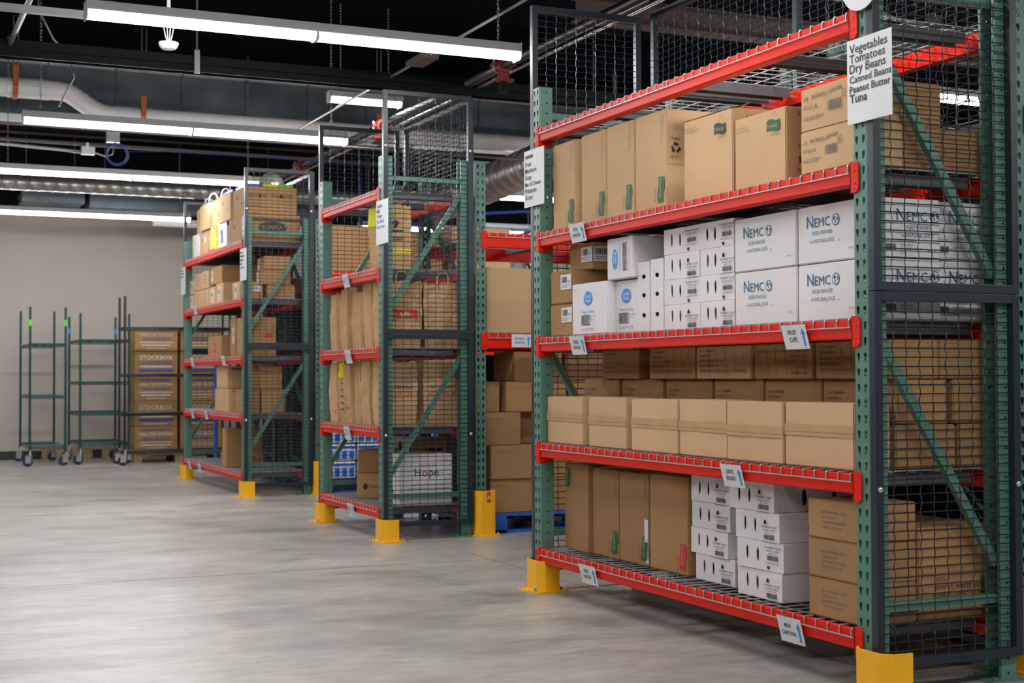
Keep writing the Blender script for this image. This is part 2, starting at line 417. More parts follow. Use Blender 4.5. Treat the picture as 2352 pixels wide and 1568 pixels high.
def connector_mesh(h=.102):
    mb = MB()
    t = .012; b = t-h
    def rr(y0, y1, z0, z1, x0, x1, c=.012):
        mb.prism([(y0, z0+c), (y0+c, z0), (y1, z0), (y1, z1), (y0+c, z1), (y0, z1-c)], lambda u, v, w: (w, u, v), x0, x1)
    rr(.040, .081, b, t, -.0075, -.0025)
    mb.prism([(-.0075, b), (.05, b), (.062, b+.012), (.062, t-.012), (.05, t), (-.0075, t)], lambda u, v, w: (u, w, v), .0775, .082)
    for z, r in ((b+.012, .003), (b+.03, .0055), (t-.03, .0055), (t-.012, .003)): mb.disc((-.0075, .058, z), r, -.0022, axis='x', n=8, dome=True)
    mb.v += []; 
    me = mb.mesh('beam_connector', red, bevel=0)
    return me
def slot_mesh(h=.102):
    return MB().box(-.0082, .055, .012-h*.5-.006, -.0076, .061, .012-h*.5+.006).box(.02, .0765, .012-h+.018, .028, .0772, .012-h+.038).mesh('slot', dark)
CONN = {}
def beam(parent, L, z, D, side, bh=.0635, ch=.102, solid_step=True):
    """load beam with both connectors; side 1 front (x=0), -1 rear (x=D)"""
    prof = [(-.003, 0), (-.003, -bh+.004), (.001, -bh), (.043, -bh), (.043, -.026), (.024, -.026), (.024, 0), (0, .002)]
    key = (round(L, 3), bh)
    if key not in CONN:
        CONN[key] = MB().prism(prof, lambda u, v, w: (u, w, v), .080, L-.080).mesh('beam', red, bevel=0)
    o = obj('beam', CONN[key], parent, (0 if side > 0 else D, 0, z))
    if side < 0: o.rotation_euler = (0, 0, PI); o.location = (D, L, z)
    if ('c', ch) not in CONN:
        CONN[('c', ch)] = connector_mesh(ch); CONN[('s', ch)] = slot_mesh(ch)
        me = CONN[('c', ch)].copy(); me.transform(Matrix.Scale(-1, 4, (0, 1, 0))); me.flip_normals(); CONN[('c-', ch)] = me
        me = CONN[('s', ch)].copy(); me.transform(Matrix.Scale(-1, 4, (0, 1, 0))); me.flip_normals(); CONN[('s-', ch)] = me
    c1 = obj('beam_connector', CONN[('c', ch)], o, (0, 0, 0)); c2 = obj('beam_connector', CONN[('c-', ch)], o, (0, L, 0))
    return o
DECK = {}
def deck_mesh(Ld, D, sp=.0635):
    k = (round(Ld, 3), round(D, 3))
    if k in DECK: return DECK[k]
    mb = MB(); n = max(2, round((Ld-.03)/sp)); r = .0027; fx, z, dr = -.0065, .0045, .026
    for i in range(n+1):
        y = .012+i*(Ld-.024)/n
        mb.tube([(fx, y, -dr), (fx, y, z-.006), (fx+.003, y, z-.001), (fx+.008, y, z), (D-fx-.008, y, z), (D-fx-.003, y, z-.001), (D-fx, y, z-.006), (D-fx, y, -dr)], r, n=5)
    xs = [.06+(D-.12)*i/5 for i in range(6)]
    for x in xs: mb.tube([(x, .004, z-.005), (x, Ld-.004, z-.005)], r, n=5)
    for x in (fx-.0035, D-fx+.0035): mb.tube([(x, .0, -dr+.001), (x, Ld, -dr+.001)], r*1.05, n=5)
    a = mb.mesh('wire_deck', galv, recalc=False)
    cb = MB().prism([(-.03, -.044), (-.026, -.044), (-.022, -.006), (.022, -.006), (.026, -.044), (.03, -.044), (.026, -.004), (.0, -.0035), (-.026, -.004)], lambda u, v, w: (w, u, v), .045, D-.075)
    nc = 3
    DECK[k] = (a, cb.mesh('support_channel', chan), [.075+(Ld-.15)*i/(nc-1) for i in range(nc)]); return DECK[k]
def decks(parent, y0, y1, z, D, n=2):
    Ld = (y1-y0)/n-.006
    a, c, ys = deck_mesh(Ld, D)
    for i in range(n):
        o = obj('wire_deck', a, parent, (0, y0+i*(Ld+.006)+.003, z))
        for y in ys: obj('support_channel', c, o, (0, y, 0))
def brace(parent, p, q, wd=.03, name='brace'):
    p, q = Vector(p), Vector(q); d = (q-p).normalized(); n = Vector((0, 1, 0)); s = d.cross(n).normalized()
    mb = MB(); pts = []
    for e in (p, q):
        for a, b in ((-wd/2, -.012), (wd/2, -.012), (wd/2, .012), (wd/2-.004, .012), (wd/2-.004, -.008), (-wd/2+.004, -.008), (-wd/2+.004, .012), (-wd/2, .012)):
            pts.append(e+s*a+n*b)
    fs = [(i, (i+1) % 8, 8+(i+1) % 8, 8+i) for i in range(8)]+[tuple(range(8)), tuple(range(15, 7, -1))]
    mb.add(pts, fs); return mb.build(name, green, parent)
def side_frame(parent, y, D, H, mode, near=True, yoff=None):
    """two columns, horizontals and diagonals of one upright frame. mode 'down': diagonals fall away from the aisle"""
    column(parent, 0, y, H, 1); column(parent, D, y, H, -1)
    yc = y+CW/2
    a, b = CD-.01, D-CD+.01
    brace(parent, (a, yc, .275), (b, yc, .275)); brace(parent, (a, yc, H-.135), (b, yc, H-.135))
    hs = (1.17, 2.15) if mode == 'down' else (.40, 1.46)
    for z in hs:
        if mode == 'down': brace(parent, (a, yc, z), (b, yc, z-.78))
        else: brace(parent, (a, yc, z), (b, yc, z+.76))
PAN = {}
def panel_meshes(W, z0, z1, t=.03, sx=.055, sz=.0298):
    """mesh panel in local (u, n, z): u across, n depth from -t to 0 (outer face at -t)"""
    k = (round(W, 3), z0, z1)
    if k in PAN: return PAN[k]
    fr = MB()
    fr.box(0, -t, z0, t, 0, z1); fr.box(W-t, -t, z0, W, 0, z1); fr.box(t, -t, z0, W-t, 0, z0+t); fr.box(t, -t, z1-t, W-t, 0, z1)
    nst = int((W-.1)/1.3)
    xs = []
    for i in range(nst): x = W*(i+1)/(nst+1); fr.box(x-t/2, -t, z0+t, x+t/2, 0, z1-t)
    fm = fr.mesh('mesh_panel', slate, bevel=.0015)
    wm = MB(); r = .00205; yc = -t*.45; A = .0022
    us = []; u = t+sx-.002
    while u < W-t-.012: us.append(u); u += sx
    zs = []; z = z0+t+sz*.7
    while z < z1-t-.008: zs.append(z); z += sz
    for i, u in enumerate(us):
        pts = [(u, yc, z0+t)]
        for j, z in enumerate(zs): s = 1 if (i+j) % 2 else -1; pts += [(u, yc+s*A, z), (u, yc, z+sz/2)]
        pts[-1] = (u, yc, z1-t); 
        pts = [(p[0]+(A*.8 if n % 4 in (1, 2) else -A*.8), p[1], p[2]) for n, p in enumerate(pts)]
        wm.tube(pts, r, n=4, caps=False)
    for j, z in enumerate(zs):
        pts = [(t, yc, z)]
        for i, u in enumerate(us): s = -1 if (i+j) % 2 else 1; pts += [(u, yc+s*A, z), (u+sx/2, yc, z)]
        pts[-1] = (W-t, yc, z)
        wm.tube(pts, r, n=4, caps=False)
    PAN[k] = (fm, wm.mesh('wire_mesh', wirem, recalc=False)); return PAN[k]
BOLTM = MB().disc((0, 0, 0), .011, -.007, axis='y', n=12, dome=True).mesh('bolt', steel, smooth=True)
def mesh_panel(parent, W, loc, rz=0, bolts=True, flip=False):
    for z0, z1 in ((.087, 1.305), (1.307, 2.857)):
        fm, wm = panel_meshes(W, z0, z1)
        o = obj('mesh_panel', fm, parent, loc, rz); obj('wire_mesh', wm, o)
        if bolts:
            for u in (.015, W-.015):
                obj('bolt', BOLTM, o, (u, -.03, .665 if z0 < 1 else 2.50))
LV = (.2, .708, 1.216, 1.724, 2.232)
def endcap(name, label, y0, L, mode, ndeck):
    D, H = .61, 2.44
    t = thing(name, label, 'rack', (0, y0, 0), group='rack bays with wire mesh cages at the aisle ends')
    side_frame(t, 0, D, H, mode); side_frame(t, L-CW, D, H, mode)
    for z in LV:
        beam(t, L, z, D, 1); beam(t, L, z, D, -1)
        decks(t, CW+.006, L-CW-.006, z, D, ndeck)
    mesh_panel(t, D, (0, 0, 0)); mesh_panel(t, D, (0, L+.03, 0), bolts=False)
    mesh_panel(t, L-.12, (D+.002, .03, 0), PI/2, bolts=False)
    return t
LA, YB, LB, YC, LC = 2.56, 4.8145, 1.372, 8.477, 2.59
endcap('pallet_rack', 'long red and green steel rack with mesh cage, nearest of the three end racks', 0, LA, 'down', 2)
endcap('pallet_rack', 'short red and green mesh-caged rack full of paper bags, middle of the three end racks', YB, LB, 'up', 1)
endcap('pallet_rack', 'red and green mesh-caged rack with fruit boxes on top, farthest of the three end racks', YC, LC, 'up', 2)

def row_rack(label, x0, y0, depth, bays, bay, levels, back=False, rear=False, deckz=True, H=2.44, group='deep pallet racks behind the end racks'):
    """rack running along +X whose loading face looks towards -Y (or +Y when rear)"""
    L = bays*(bay+CW)+CW
    if not rear: t = thing('pallet_rack', label, 'rack', (x0+L, y0, 0), PI/2, group)
    else: t = thing('pallet_rack', label, 'rack', (x0, y0, 0), -PI/2, group)
    for i in range(bays+1):
        y = i*(bay+CW)
        if not rear: y = L-CW-y
        side_frame(t, y, depth, H, 'up')
    for i in range(bays):
        y = i*(bay+CW)
        if not rear: y = L-CW-(y+bay+CW)
        for z in levels:
            for s in (1, -1):
                b = beam(t, bay+2*CW, z, depth, s, bh=.095, ch=.115)
                b.location.y += y
            decks(t, y+CW+.006, y+CW+bay-.006, z, depth, 2)
    return t
row_rack('deep red and green rack at the right frame edge beside the nearest end rack', .722, .10, 1.07, 2, 2.44, (1.33, 1.98), group=None)
row_rack('deep rack backing onto the right-edge rack, seen only through the nearest cage', .722, 2.52, 1.07, 2, 2.44, (1.33, 1.98), rear=True, group=None)
row_rack('deep rack with blue pallet and stacked brown boxes, between the two nearest end racks', .663, 4.87, 1.07, 2, 2.44, (1.313, 1.98), group=None)
row_rack('deep rack behind the paper-bag rack, its green column right of the farthest cage', .655, 8.52, 1.07, 2, 2.44, (1.313, 1.98), group=None)
row_rack('deep rack at the far back, behind and right of the farthest end rack', .655, 11.0, 1.07, 2, 2.44, (1.313, 1.98), rear=True, group=None)

# ---------------------------------------------------------------- column guards
def guard(label, x, yc, h=.148, rz=0, near=True, hw=.088, sticker_=False, group='yellow column guards bolted to the floor'):
    o0 = [(.075, -hw), (.0, -hw), (-.02, -hw+.012), (-.032, -hw+.035), (-.032, hw-.035), (-.02, hw-.012), (.0, hw), (.075, hw)]
    n = len(o0); t = .006; inn = []
    for i, (a, b) in enumerate(o0):
        s = -1 if b < 0 else 1
        inn.append((a+(t if 0 < i < n-1 else 0), b-s*t*(1 if abs(b) > hw-.02 else .6)))
    mb = MB(); po = o0+inn[::-1]
    vs = []; fs = []
    for z in (.008, h): vs += [(a, b, z) for a, b in o0]+[(a, b, z) for a, b in inn]
    for i in range(n-1):
        fs += [(i, i+1, 2*n+i+1, 2*n+i), (n+i+1, n+i, 3*n+i, 3*n+i+1), (2*n+i, 2*n+i+1, 3*n+i+1, 3*n+i), (i+1, i, n+i, n+i+1)]
    fs += [(0, 2*n, 3*n, n), (n-1, 2*n-1, 4*n-1, 3*n-1)]
    mb.add(vs, fs)
    t_ = thing('column_guard', label, 'column guard', (x, yc, 0), rz, group)
    mb.build('guard_wall', yellow, t_)
    pl = MB(); k = .022
    px0, px1, pw = -.062, .115, hw+.024
    pl.prism([(px0+k, -pw), (px1, -pw), (px1, pw), (px0+k, pw), (px0, pw-k), (px0, -pw+k)], lambda u, v, w: (u, v, w), 0, .008)
    pl.build('base_plate', yellow, t_)
    for a, b in ((-.047, -.07), (-.047, .07), (.1, -pw+.012), (.1, pw-.012)):
        MB().disc((a, b, .008), .014, .003, n=12).disc((a, b, .011), .009, .008, n=6).disc((a, b, .019), .005, .008, n=8).build('anchor_bolt', steel, t_)
    if sticker_:
        s = MB().box(-.0335, -.012-.013, h-.075, -.0325, -.012+.013, h-.008).build('warning_sticker', rink, t_)
        items_mesh([T('A', 0, 0, .04, yel2, al='c')], lambda u, v, n: (-.0335-n, -.012-u, h-.058+v), s)
    return t_
guard('yellow corner guard at the bottom edge under the nearest rack post', 0, -.02, .152)
guard('yellow corner guard at the far left foot of the long nearest rack', -.0, LA-.038, .15)
guard('yellow corner guard at the near foot of the paper-bag rack', 0, YB-.015, .14)
guard('yellow corner guard at the far left foot of the paper-bag rack', 0, YB+LB-.038, .14)
guard('yellow corner guard at the near foot of the farthest rack', 0, YC-.015, .14)
guard('yellow corner guard at the far left foot of the farthest rack', 0, YC+LC-.038, .14)
guard('tall yellow column guard with red sticker beside the blue pallet', .70, 4.80, .295, PI/2, hw=.072, sticker_=True)
guard('tall yellow column guard between the middle and farthest end racks', .69, 8.45, .295, PI/2, hw=.072)
guard('tall yellow column guard cut off by the lower right frame edge', .765, .03, .295, PI/2, hw=.072)

# ---------------------------------------------------------------- signs and tags
def category_sign(label, y, z0, z1, lines, size, bend=0, glare=None):
    wd = .225; t = thing('category_sign', label, 'sign', (-.014, y, z0), group='laminated category signs on the rack posts')
    h = z1-z0
    MB().box(-.0012, -wd, 0, .0012, 0, h).build('plastic_sleeve', paper, t, bevel=.0006)
    its = []; n = len(lines)
    for i, (s, m) in enumerate(lines):
        if s[0] == '#': its.append(rect(.016, h-.040-i*h*.118, .022*len(s), .016, m)); continue
        sz = size*(.83 if len(s) > 10 else 1)
        its.append(T(s, .014, h-.045-i*h*.118, sz, m, sx=1.08, sp=1.001))
    items_mesh(its, lambda u, v, n: (-.0012-n, -u, v), t)
    return t
K = black
category_sign('white sign listing Vegetables to Tuna on the nearest rack post', .082, 1.857, 2.134, [(s, K) for s in ('Vegetables', 'Tomatoes', 'Dry Beans', 'Canned Beans', 'Peanut Butter', 'Tuna')], .041)
category_sign('white sign ending Potatoes and Gravy on the far post of the nearest rack', 2.63, 1.862, 2.14, [(s, K) for s in ('####', 'Fruit', 'Marinara', 'Soup', 'Mac & Cheese', 'Potatoes', 'Gravy')], .034)
category_sign('white sign reading Snacks Milk Water on the middle rack post', 4.885, 1.872, 2.15, [('Snacks', K), ('Milk', K), ('Water', K), ('Pet Food', lbink), ('Paper Items', lbink)], .036)
category_sign('glossy white sign on the near post of the farthest rack', 8.555, 1.872, 2.15, [('####', K), ('######', K), ('#####', K), ('###', K), ('######', lbink)], .036)
category_sign('white sign at the far left edge of the farthest rack', YC+LC+.08, 1.89, 2.17, [('####', K), ('######', K), ('#####', K)], .036)
t = MB().disc((0, 0, 0), .1, -.003, axis='x', n=40).build('round_sign', paper, None, (-.016, .005, 2.322))
tag(t, 'white round disc sign at the top of the nearest rack post', 'sign')
def shelf_tag(label, x, y, z, wd, h, lines, m=paper, fs=.022, two=False):
    t = thing('shelf_tag', label, 'shelf tag', (x, y, z), group='paper shelf tags hooked on the rack beams')
    def P(u, v, n=0): return (-.0235+.015*(1-v/h)-n, -u-.012*(1-v/h), v)
    MB().add([P(0, 0, 0), P(wd, 0, 0), P(wd, h, 0), P(0, h, 0), P(0, 0, .0012), P(wd, 0, .0012), P(wd, h, .0012), P(0, h, .0012)], [(0,1,2,3),(7,6,5,4),(0,4,5,1),(1,5,6,2),(2,6,7,3),(3,7,4,0)]).build('card', m, t)
    MB().tube([P(wd*.35, h-.004, .002), P(wd*.35, h+.006, .004), (-.009, -wd*.35, h+.004)], .0012, n=4).build('hook', galv, t)
    its = []
    if not lines: its += [rect(wd*.12, h*(.70-.13*i), wd*(.5, .38, .46, .3)[i], h*.045, greyink) for i in range(4)]
    for i, s in enumerate(lines): its.append(T(s, wd*.42, h*.60-i*h*.30, fs, K, al='c', sx=.9, sp=1.001))
    its += arrow(wd*.86, h*.12, h*.72, lbink, w_=wd*.11)
    items_mesh(its, lambda u, v, n: P(u, v, n+.0014), t)
    return t
shelf_tag('tag reading KIDS SNACKS on the fourth beam up of the nearest rack', 0, 2.128, 1.645, .145, .085, ('KIDS', 'SNACKS'))
shelf_tag('tag reading KIDS SNACKS on the middle beam of the nearest rack', 0, 2.128, 1.132, .145, .085, ('KIDS', 'SNACKS'))
shelf_tag('tag reading FRUIT CUPS on the nearest rack', 0, .457, 1.125, .14, .085, ('FRUIT', 'CUPS'))
shelf_tag('tag reading JUICE BOXES on the nearest rack', 0, .859, .618, .14, .085, ('JUICE', 'BOXES'))
shelf_tag('tag reading KIDS SNACKS on the lowest beam of the nearest rack', 0, 2.04, .104, .155, .085, ('KIDS', 'SNACKS'))
shelf_tag('tag reading MILK CARTONS on the lowest beam of the nearest rack', 0, .497, .101, .14, .09, ('MILK', 'CARTONS'), fs=.020)
for lab, y, z in (('fourth', 5.58, 1.64), ('middle', 5.53, 1.125), ('second', 5.55, .612), ('lowest', 5.47, .102)):
    shelf_tag(f'small pale tag on the {lab} beam of the paper-bag rack', 0, y, z, .125, .09, ())
for lab, y, z in (('left tag on the fourth beam', 10.49, 1.66), ('left tag on the middle beam', 10.63, 1.15), ('right tag on the middle beam', 9.25, 1.145), ('left tag on the second beam', 10.61, .63), ('right tag on the second beam', 9.98, .635), ('left tag on the lowest beam', 10.75, .115), ('right tag on the lowest beam', 10.27, .11)):
    shelf_tag(f'small white {lab} of the farthest end rack', 0, y, z, .13, .085, ())
t = thing('shelf_tag', 'tag reading BOXED SNACKS on the beam behind the nearest rack', 'shelf tag', (.916, 4.853, 1.228), group=None)
MB().box(0, -.0012, 0, .14, 0, .085).build('card', paper, t)
items_mesh([T('BOXED', .058, .050, .021, K, al='c'), T('SNACKS', .058, .024, .021, K, al='c')]+arrow(.121, .012, .062, lbink, w_=.015), lambda u, v, n: (u, -.0012-n, v), t)

# ---------------------------------------------------------------- goods on the nearest rack
g = .0075   # wire thickness above a level
Z = [z+g for z in LV]
G = 'tall brown snack cartons on the lowest shelf'
def side_logo(m=gink, s=.10): return wavy(.0, .0, s, m, -PI/2)
def shift(items, du, dv):
    out = []
    for it in items:
        if it[0] == 'p': out.append(('p', [(a+du, b+dv) for a, b in it[1]], it[2]))
        elif it[0] == 't': out.append((it[0], it[1], it[2]+du, it[3]+dv)+it[4:])
        else: out.append((it[0], it[1]+du, it[2]+dv)+it[3:])
    return out
def vtext(u, v, m=greyink, s=.013): return [T('VENDING &', u, v, s, m, -PI/2, sp=1.5), T('FOODSERVICE', u-.016, v, s, m, -PI/2, sp=1.5)]
def tall_snack(name, x0, y0, z, dy, dz, pos, logo=gink, flip=False, dx=.42, m=kraft, grp=G, lab=True):
    L = []
    if flip: L += wavy(.035, dz-.07, .085, logo, -PI/2)+vtext(.03, .14, greyink, .010)
    else: L += wavy(dy-.04, .075, .105, logo, -PI/2)+vtext(dy-.022, dz-.02, greyink if logo is gink else rink)
    return carton('cardboard_box', name, 'box', grp, x0, y0, z, dx, dy, dz, m, L=L)
tall_snack('tall brown carton with green logo at its upper left, far end of the lowest shelf', .11, 2.20, Z[0], .245, .412, '', flip=True, dx=.40)
tall_snack('tall brown carton on the lowest shelf, second from the far end', .13, 1.937, Z[0], .258, .402, '')
o = tall_snack('tall brown carton with white shipping slip, third from the far end of the lowest shelf', .13, 1.665, Z[0], .268, .402, '')
s_ = MB().add([(-.2125, -.10, .02), (-.2125, -.133, .012), (-.2125, -.128, .20), (-.2125, -.094, .205)], [(0, 1, 2, 3)]).build('shipping_slip', paper, o, recalc=False)
items_mesh(barcode(0, 0, .05, .018, seed=4)+[rect(0, .022, .09, .002, greyink), rect(0, .027, .07, .002, greyink)], lambda u, v, n: (-.2125-n, -.103-v, .03+u), s_)
tall_snack('tall brown carton with red logo beside the white yogurt boxes, lowest shelf', .13, 1.343, Z[0], .315, .408, '', logo=rink, dx=.19)
# white yogurt trays with hand holes
YG = 'white yogurt boxes with oval hand holes'
def yog_print(dy, dz, up=True):
    u0 = dy*.60; L = []
    b = dz*.36 if up else dz*.66
    L += [T('STRAWBERRY YOGURT', u0+.052, b+.012, .0115, K, al='c', sx=.85), T('NATURAL FLAVORED', u0+.052, b+.001, .009, K, al='c', sx=.9), T('24/4OZ   12345', u0+.052, b-.008, .008, greyink, al='c')]
    L += barcode(u0+.018, b-.030, .068, .018, seed=3)+[rect(u0+.01, b-.042, .085, .0012, greyink), rect(u0+.01, b-.038, .085, .0008, greyink)]
    c = u0+.028
    if up: L.append(poly([(c-.009, b+.026), (c+.009, b+.026), (c+.006, b+.038), (c, b+.043), (c-.006, b+.038)], dark))
    else: L.append(poly([(c-.009, b-.052), (c+.009, b-.052), (c+.004, b-.064), (c-.004, b-.064)], dark))
    return L
def yog(label, x0, y0, z, dy=.285, dz=.1, dx=.38, up=True, rz=0):
    return carton('yogurt_box', label, 'box', YG, x0, y0, z, dx, dy, dz, white, L=yog_print(dy, dz, up), rz=rz,
                  holesL=[(dy*.22, dz*.54, .0082, dz*.26), (dy*.45, dz*.52, .0082, dz*.26)], holesF=[(dx*.36, dz*.5, .0115, dz*.30), (dx*.72, dz*.5, .0115, dz*.30)])
NM = ('bottom', 'second', 'third', 'top')
for k, (ya, x0) in enumerate(((1.005, .135), (1.035, .13), (1.025, .13), (1.03, .13))):
    yog(f'white yogurt box, {NM[k]} of the set-back stack next to the red-logo carton', x0, ya, Z[0]+k*.1055, dz=.104, rz=(.01, -.02, .0, .01)[k])
for k, (ya, x0) in enumerate(((.60, .075), (.595, .07), (.605, .07), (.645, .07))):
    yog(f'white yogurt box, {NM[k]} of the projecting stack beside the brown milk cartons', x0, ya, Z[0]+k*.1075, dz=.106, rz=(0, .02, -.01, .0)[k], up=(k != 1), dy=.29)
cow = [T('Sell By: 03/03/2025   LB: A3', .075, .088, .0125, greyink), T('The Going Cow', .078, .071, .0125, greyink), T('Reduced Fat 2% UHT Milk', .080, .054, .0125, greyink), T('Half Pint - 24ct /case', .084, .037, .0125, greyink)]
for k in range(3):
    carton('cardboard_box', f'brown milk carton with grey print, {("bottom", "middle", "top")[k]} of three by the near post', 'box', 'stack of brown milk cartons', .028, .092, Z[0]+k*.1345, .232, .285, .133, kraft, L=cow)
carton('cardboard_box', 'large brown milk carton behind the near mesh, right of the small milk cartons', 'box', None, .272, .10, Z[0], .335, .45, .31, kraft,
       F=[T('00276 C', .07, .125, .02, greyink), T('WMP 1% WHITE MILK 2/CT', .07, .098, .022, greyink), T('05APR25   19:51   54-54', .06, .07, .022, greyink)]+barcode(.27, .075, .06, .06, seed=9)+[rect(.0, .155, .33, .0015, seam)])
# second shelf
JB = 'light brown juice cartons in the front row'
cols = [(2.095, .375), (1.690, .355), (1.255, .382), (.897, .352), (.524, .366), (.128, .388)]
names = ('first', 'second', 'third', 'fourth', 'fifth', 'sixth')
for k, (ya, dy) in enumerate(cols):
    carton('cardboard_box', f'taped light brown carton, {names[k]} from the far end of the front juice row', 'box', JB, .03+.004*(k % 2), ya, Z[1], .15, dy, .222+.002*(k % 2), tan, tp=(.56, .53, .53, .52, .50, .56)[k], sag=.0006)
fp = lambda u, v, s=1.0: [T(t_, u, v-i*.021*s, .0145*s, K, sx=.95) for i, t_ in enumerate(('S.K.U. # 28899201', 'CASE PACK: 4', 'GR. WT. 14.15 Lbs CU.FT. 0.41', 'MADE IN TURKEY', 'DESCRIPTION: FRUIT PUNCH (6 FL OZ x 8 PCS POUCH)'))]
def upside(items, W, H): # turned upside down
    return [(it[0], it[1], W-it[2], H-it[3], it[4], it[5], it[6]+PI, it[7], it[8], it[9]) for it in items]
def grooves(dy, dz, seed):
    rnd = random.Random(seed); out = []
    for k in range(6):
        u = dy*(.05+.16*k)+rnd.uniform(-.004, .004); out.append(poly([(u, dz*.97), (u+.0018, dz*.97), (u+.023, dz*.1), (u+.0212, dz*.1)], seam))
    return out
low = [(2.215, .362), (1.80, .385), (1.395, .384), (1.017, .362), (.64, .368), (.235, .395)]
for k, (ya, dy) in enumerate(low):
    carton('cardboard_box', f'brown fruit punch carton, {names[k]} from the far end of the lower rear row', 'box', 'fruit punch cartons behind the juice row', .285, ya, Z[1]+.153, .29, dy, .151, kraft, L=fp(.025, .098))
for k in range(4):
    carton('cardboard_box', f'hidden bottom punch carton, {names[k]} from the near mesh' if k > 1 else ('brown carton at shelf level behind the near mesh, beside the light juice carton', 'brown carton at shelf level behind the near mesh, by the rear post')[k], 'box', 'bottom layer of punch cartons', (.19, .458, .19, .458)[k], (.105, .105, .52, .52)[k], Z[1], (.255, .152, .26, .152)[k], .39, .15, kraft)
ups = [(1.978, .366), (1.476, .392), (1.055, .412), (.652, .382), (.238, .392)]
for k, (ya, dy) in enumerate(ups):
    pr = fp(.03, .112)
    if k == 3: pr = upside(fp(.03, .122), dy, .15)
    carton('cardboard_box', f'brown fruit punch carton, {names[k]} from the far end of the top rear row', 'box', 'fruit punch cartons stacked highest', .252 if k else .262, ya, Z[1]+.3055, .30, dy, .136, kraft if k != 2 else tan2, L=pr+(grooves(dy, .136, k) if k in (1, 2, 3, 4) else []))
carton('cardboard_box', 'brown carton behind the near mesh above the juice row, nearest the corner', 'box', None, .16, .105, Z[1]+.3055, .213, .13, .136, kraft)
carton('cardboard_box', 'brown carton behind the near mesh above the juice row, by the rear post', 'box', None, .377, .105, Z[1]+.3055, .212, .13, .136, kraft)
carton('cardboard_box', 'brown carton in the middle tier behind the near mesh, left of the diagonal brace gap', 'box', None, .20, .105, Z[1]+.153, .212, .125, .15, kraft)
carton('cardboard_box', 'brown carton in the middle tier behind the near mesh, right of the dark gap', 'box', None, .436, .105, Z[1]+.153, .158, .125, .15, kraft)
# middle shelf
SG = 'brown cartons with white shipping labels'
for k, (x0, ya, z, dy, dz, n_) in enumerate(((.035, 2.205, Z[2], .235, .152, 'bottom'), (.03, 2.20, Z[2]+.153, .225, .155, 'middle'), (.10, 2.12, Z[2]+.309, .24, .125, 'top'))):
    carton('cardboard_box', f'brown carton with white label, {n_} of the far-end stack on the middle shelf', 'box', SG, x0, ya, z, .38, dy, dz, kraft,
           L=sticker(.11, .07, dy-.115, dz*.42 if k < 2 else .035, seed=k), F=[] if k < 2 else sticker(.13, .07, .0, .035, seed=5))
def gvp(dy, dz, full=True):
    u, v = dy*.47, dz*.70; out = [poly([(u+.042*math.cos(2*PI*i/24), v+.032*math.sin(2*PI*i/24)) for i in range(24)], lbink),
        T('Great', u, v+.002, .027, white, al='c'), T('Value', u, v-.018, .025, white, al='c'), T('Tangy Fruit Smiles', u, dz*.42, .017, lbink, al='c'),
        T('Case QTY 4 x 32 OZ', u, dz*.085, .014, lbink, al='c'), T('KEEP DRY', .012, dz*.88, .009, lbink)]
    out += frame_(u-.065, dz*.185, .085, .045, .004, greyink)+barcode(u-.057, dz*.185+.006, .069, .033, seed=7)
    out += [T('BEST IF USED BY', u+.028, dz*.33, .008, greyink), T('JAN 11 2025', u+.028, dz*.28, .008, greyink)]
    return out
GV = 'white fruit snack cartons with blue oval logo'
carton('cardboard_box', 'white carton with blue oval logo, left one on the middle shelf', 'box', GV, .03, 1.855, Z[2], .24, .343, .235, white, L=gvp(.345, .235))
carton('cardboard_box', 'white carton with blue oval logo, right one on the middle shelf', 'box', GV, .072, 1.642, Z[2], .24, .208, .232, white, L=gvp(.208, .232))
rotd = []
carton('cardboard_box', 'white carton turned on its side with blue oval logo, topmost on the middle shelf', 'box', GV, .045, 1.645, Z[2]+.2365, .36, .235, .182, white,
       L=[poly([(.075+.024*math.cos(2*PI*i/24), .09+.045*math.sin(2*PI*i/24)) for i in range(24)], lbink), T('Great', .079, .125, .027, white, -PI/2, sx=.9), T('Value', .060, .12, .024, white, -PI/2, sx=.9), T('Tangy Fruit Smiles', .125, .03, .017, lbink, PI/2), T('Case QTY 4 x 32 OZ', .205, .03, .012, lbink, PI/2)]+frame_(.148, .035, .032, .12, .004, greyink)+[rect(.154, .042+i*.009, .02, .0045, black) for i in range(12)])
for k, (ya, n_) in enumerate(((1.537, 'left'), (1.425, 'right'))):
    carton('yogurt_box', f'white box standing on end with round holes, {n_} of the pair on the middle shelf', 'box', 'white boxes standing on end',   .065, ya, Z[2], .20, .10, (.298, .303)[k], white,
           holesL=[(.05, .07, .017, .010), (.05, .155, .017, .010), (.05, .235, .017, .010)])
for c, (ya, dyy, cn) in enumerate(((1.142, .278, 'left'), (.895, .243, 'right'))):
    for k in range(4):
        yog(f'white yogurt box, {NM[k]} of the {cn} middle-shelf stack', .07, ya+(0, .002, -.001, .002)[k], Z[2]+k*.1045, dy=dyy, dz=.1035, up=(k % 2 == 0), rz=(0, .006, -.005, .006)[k])
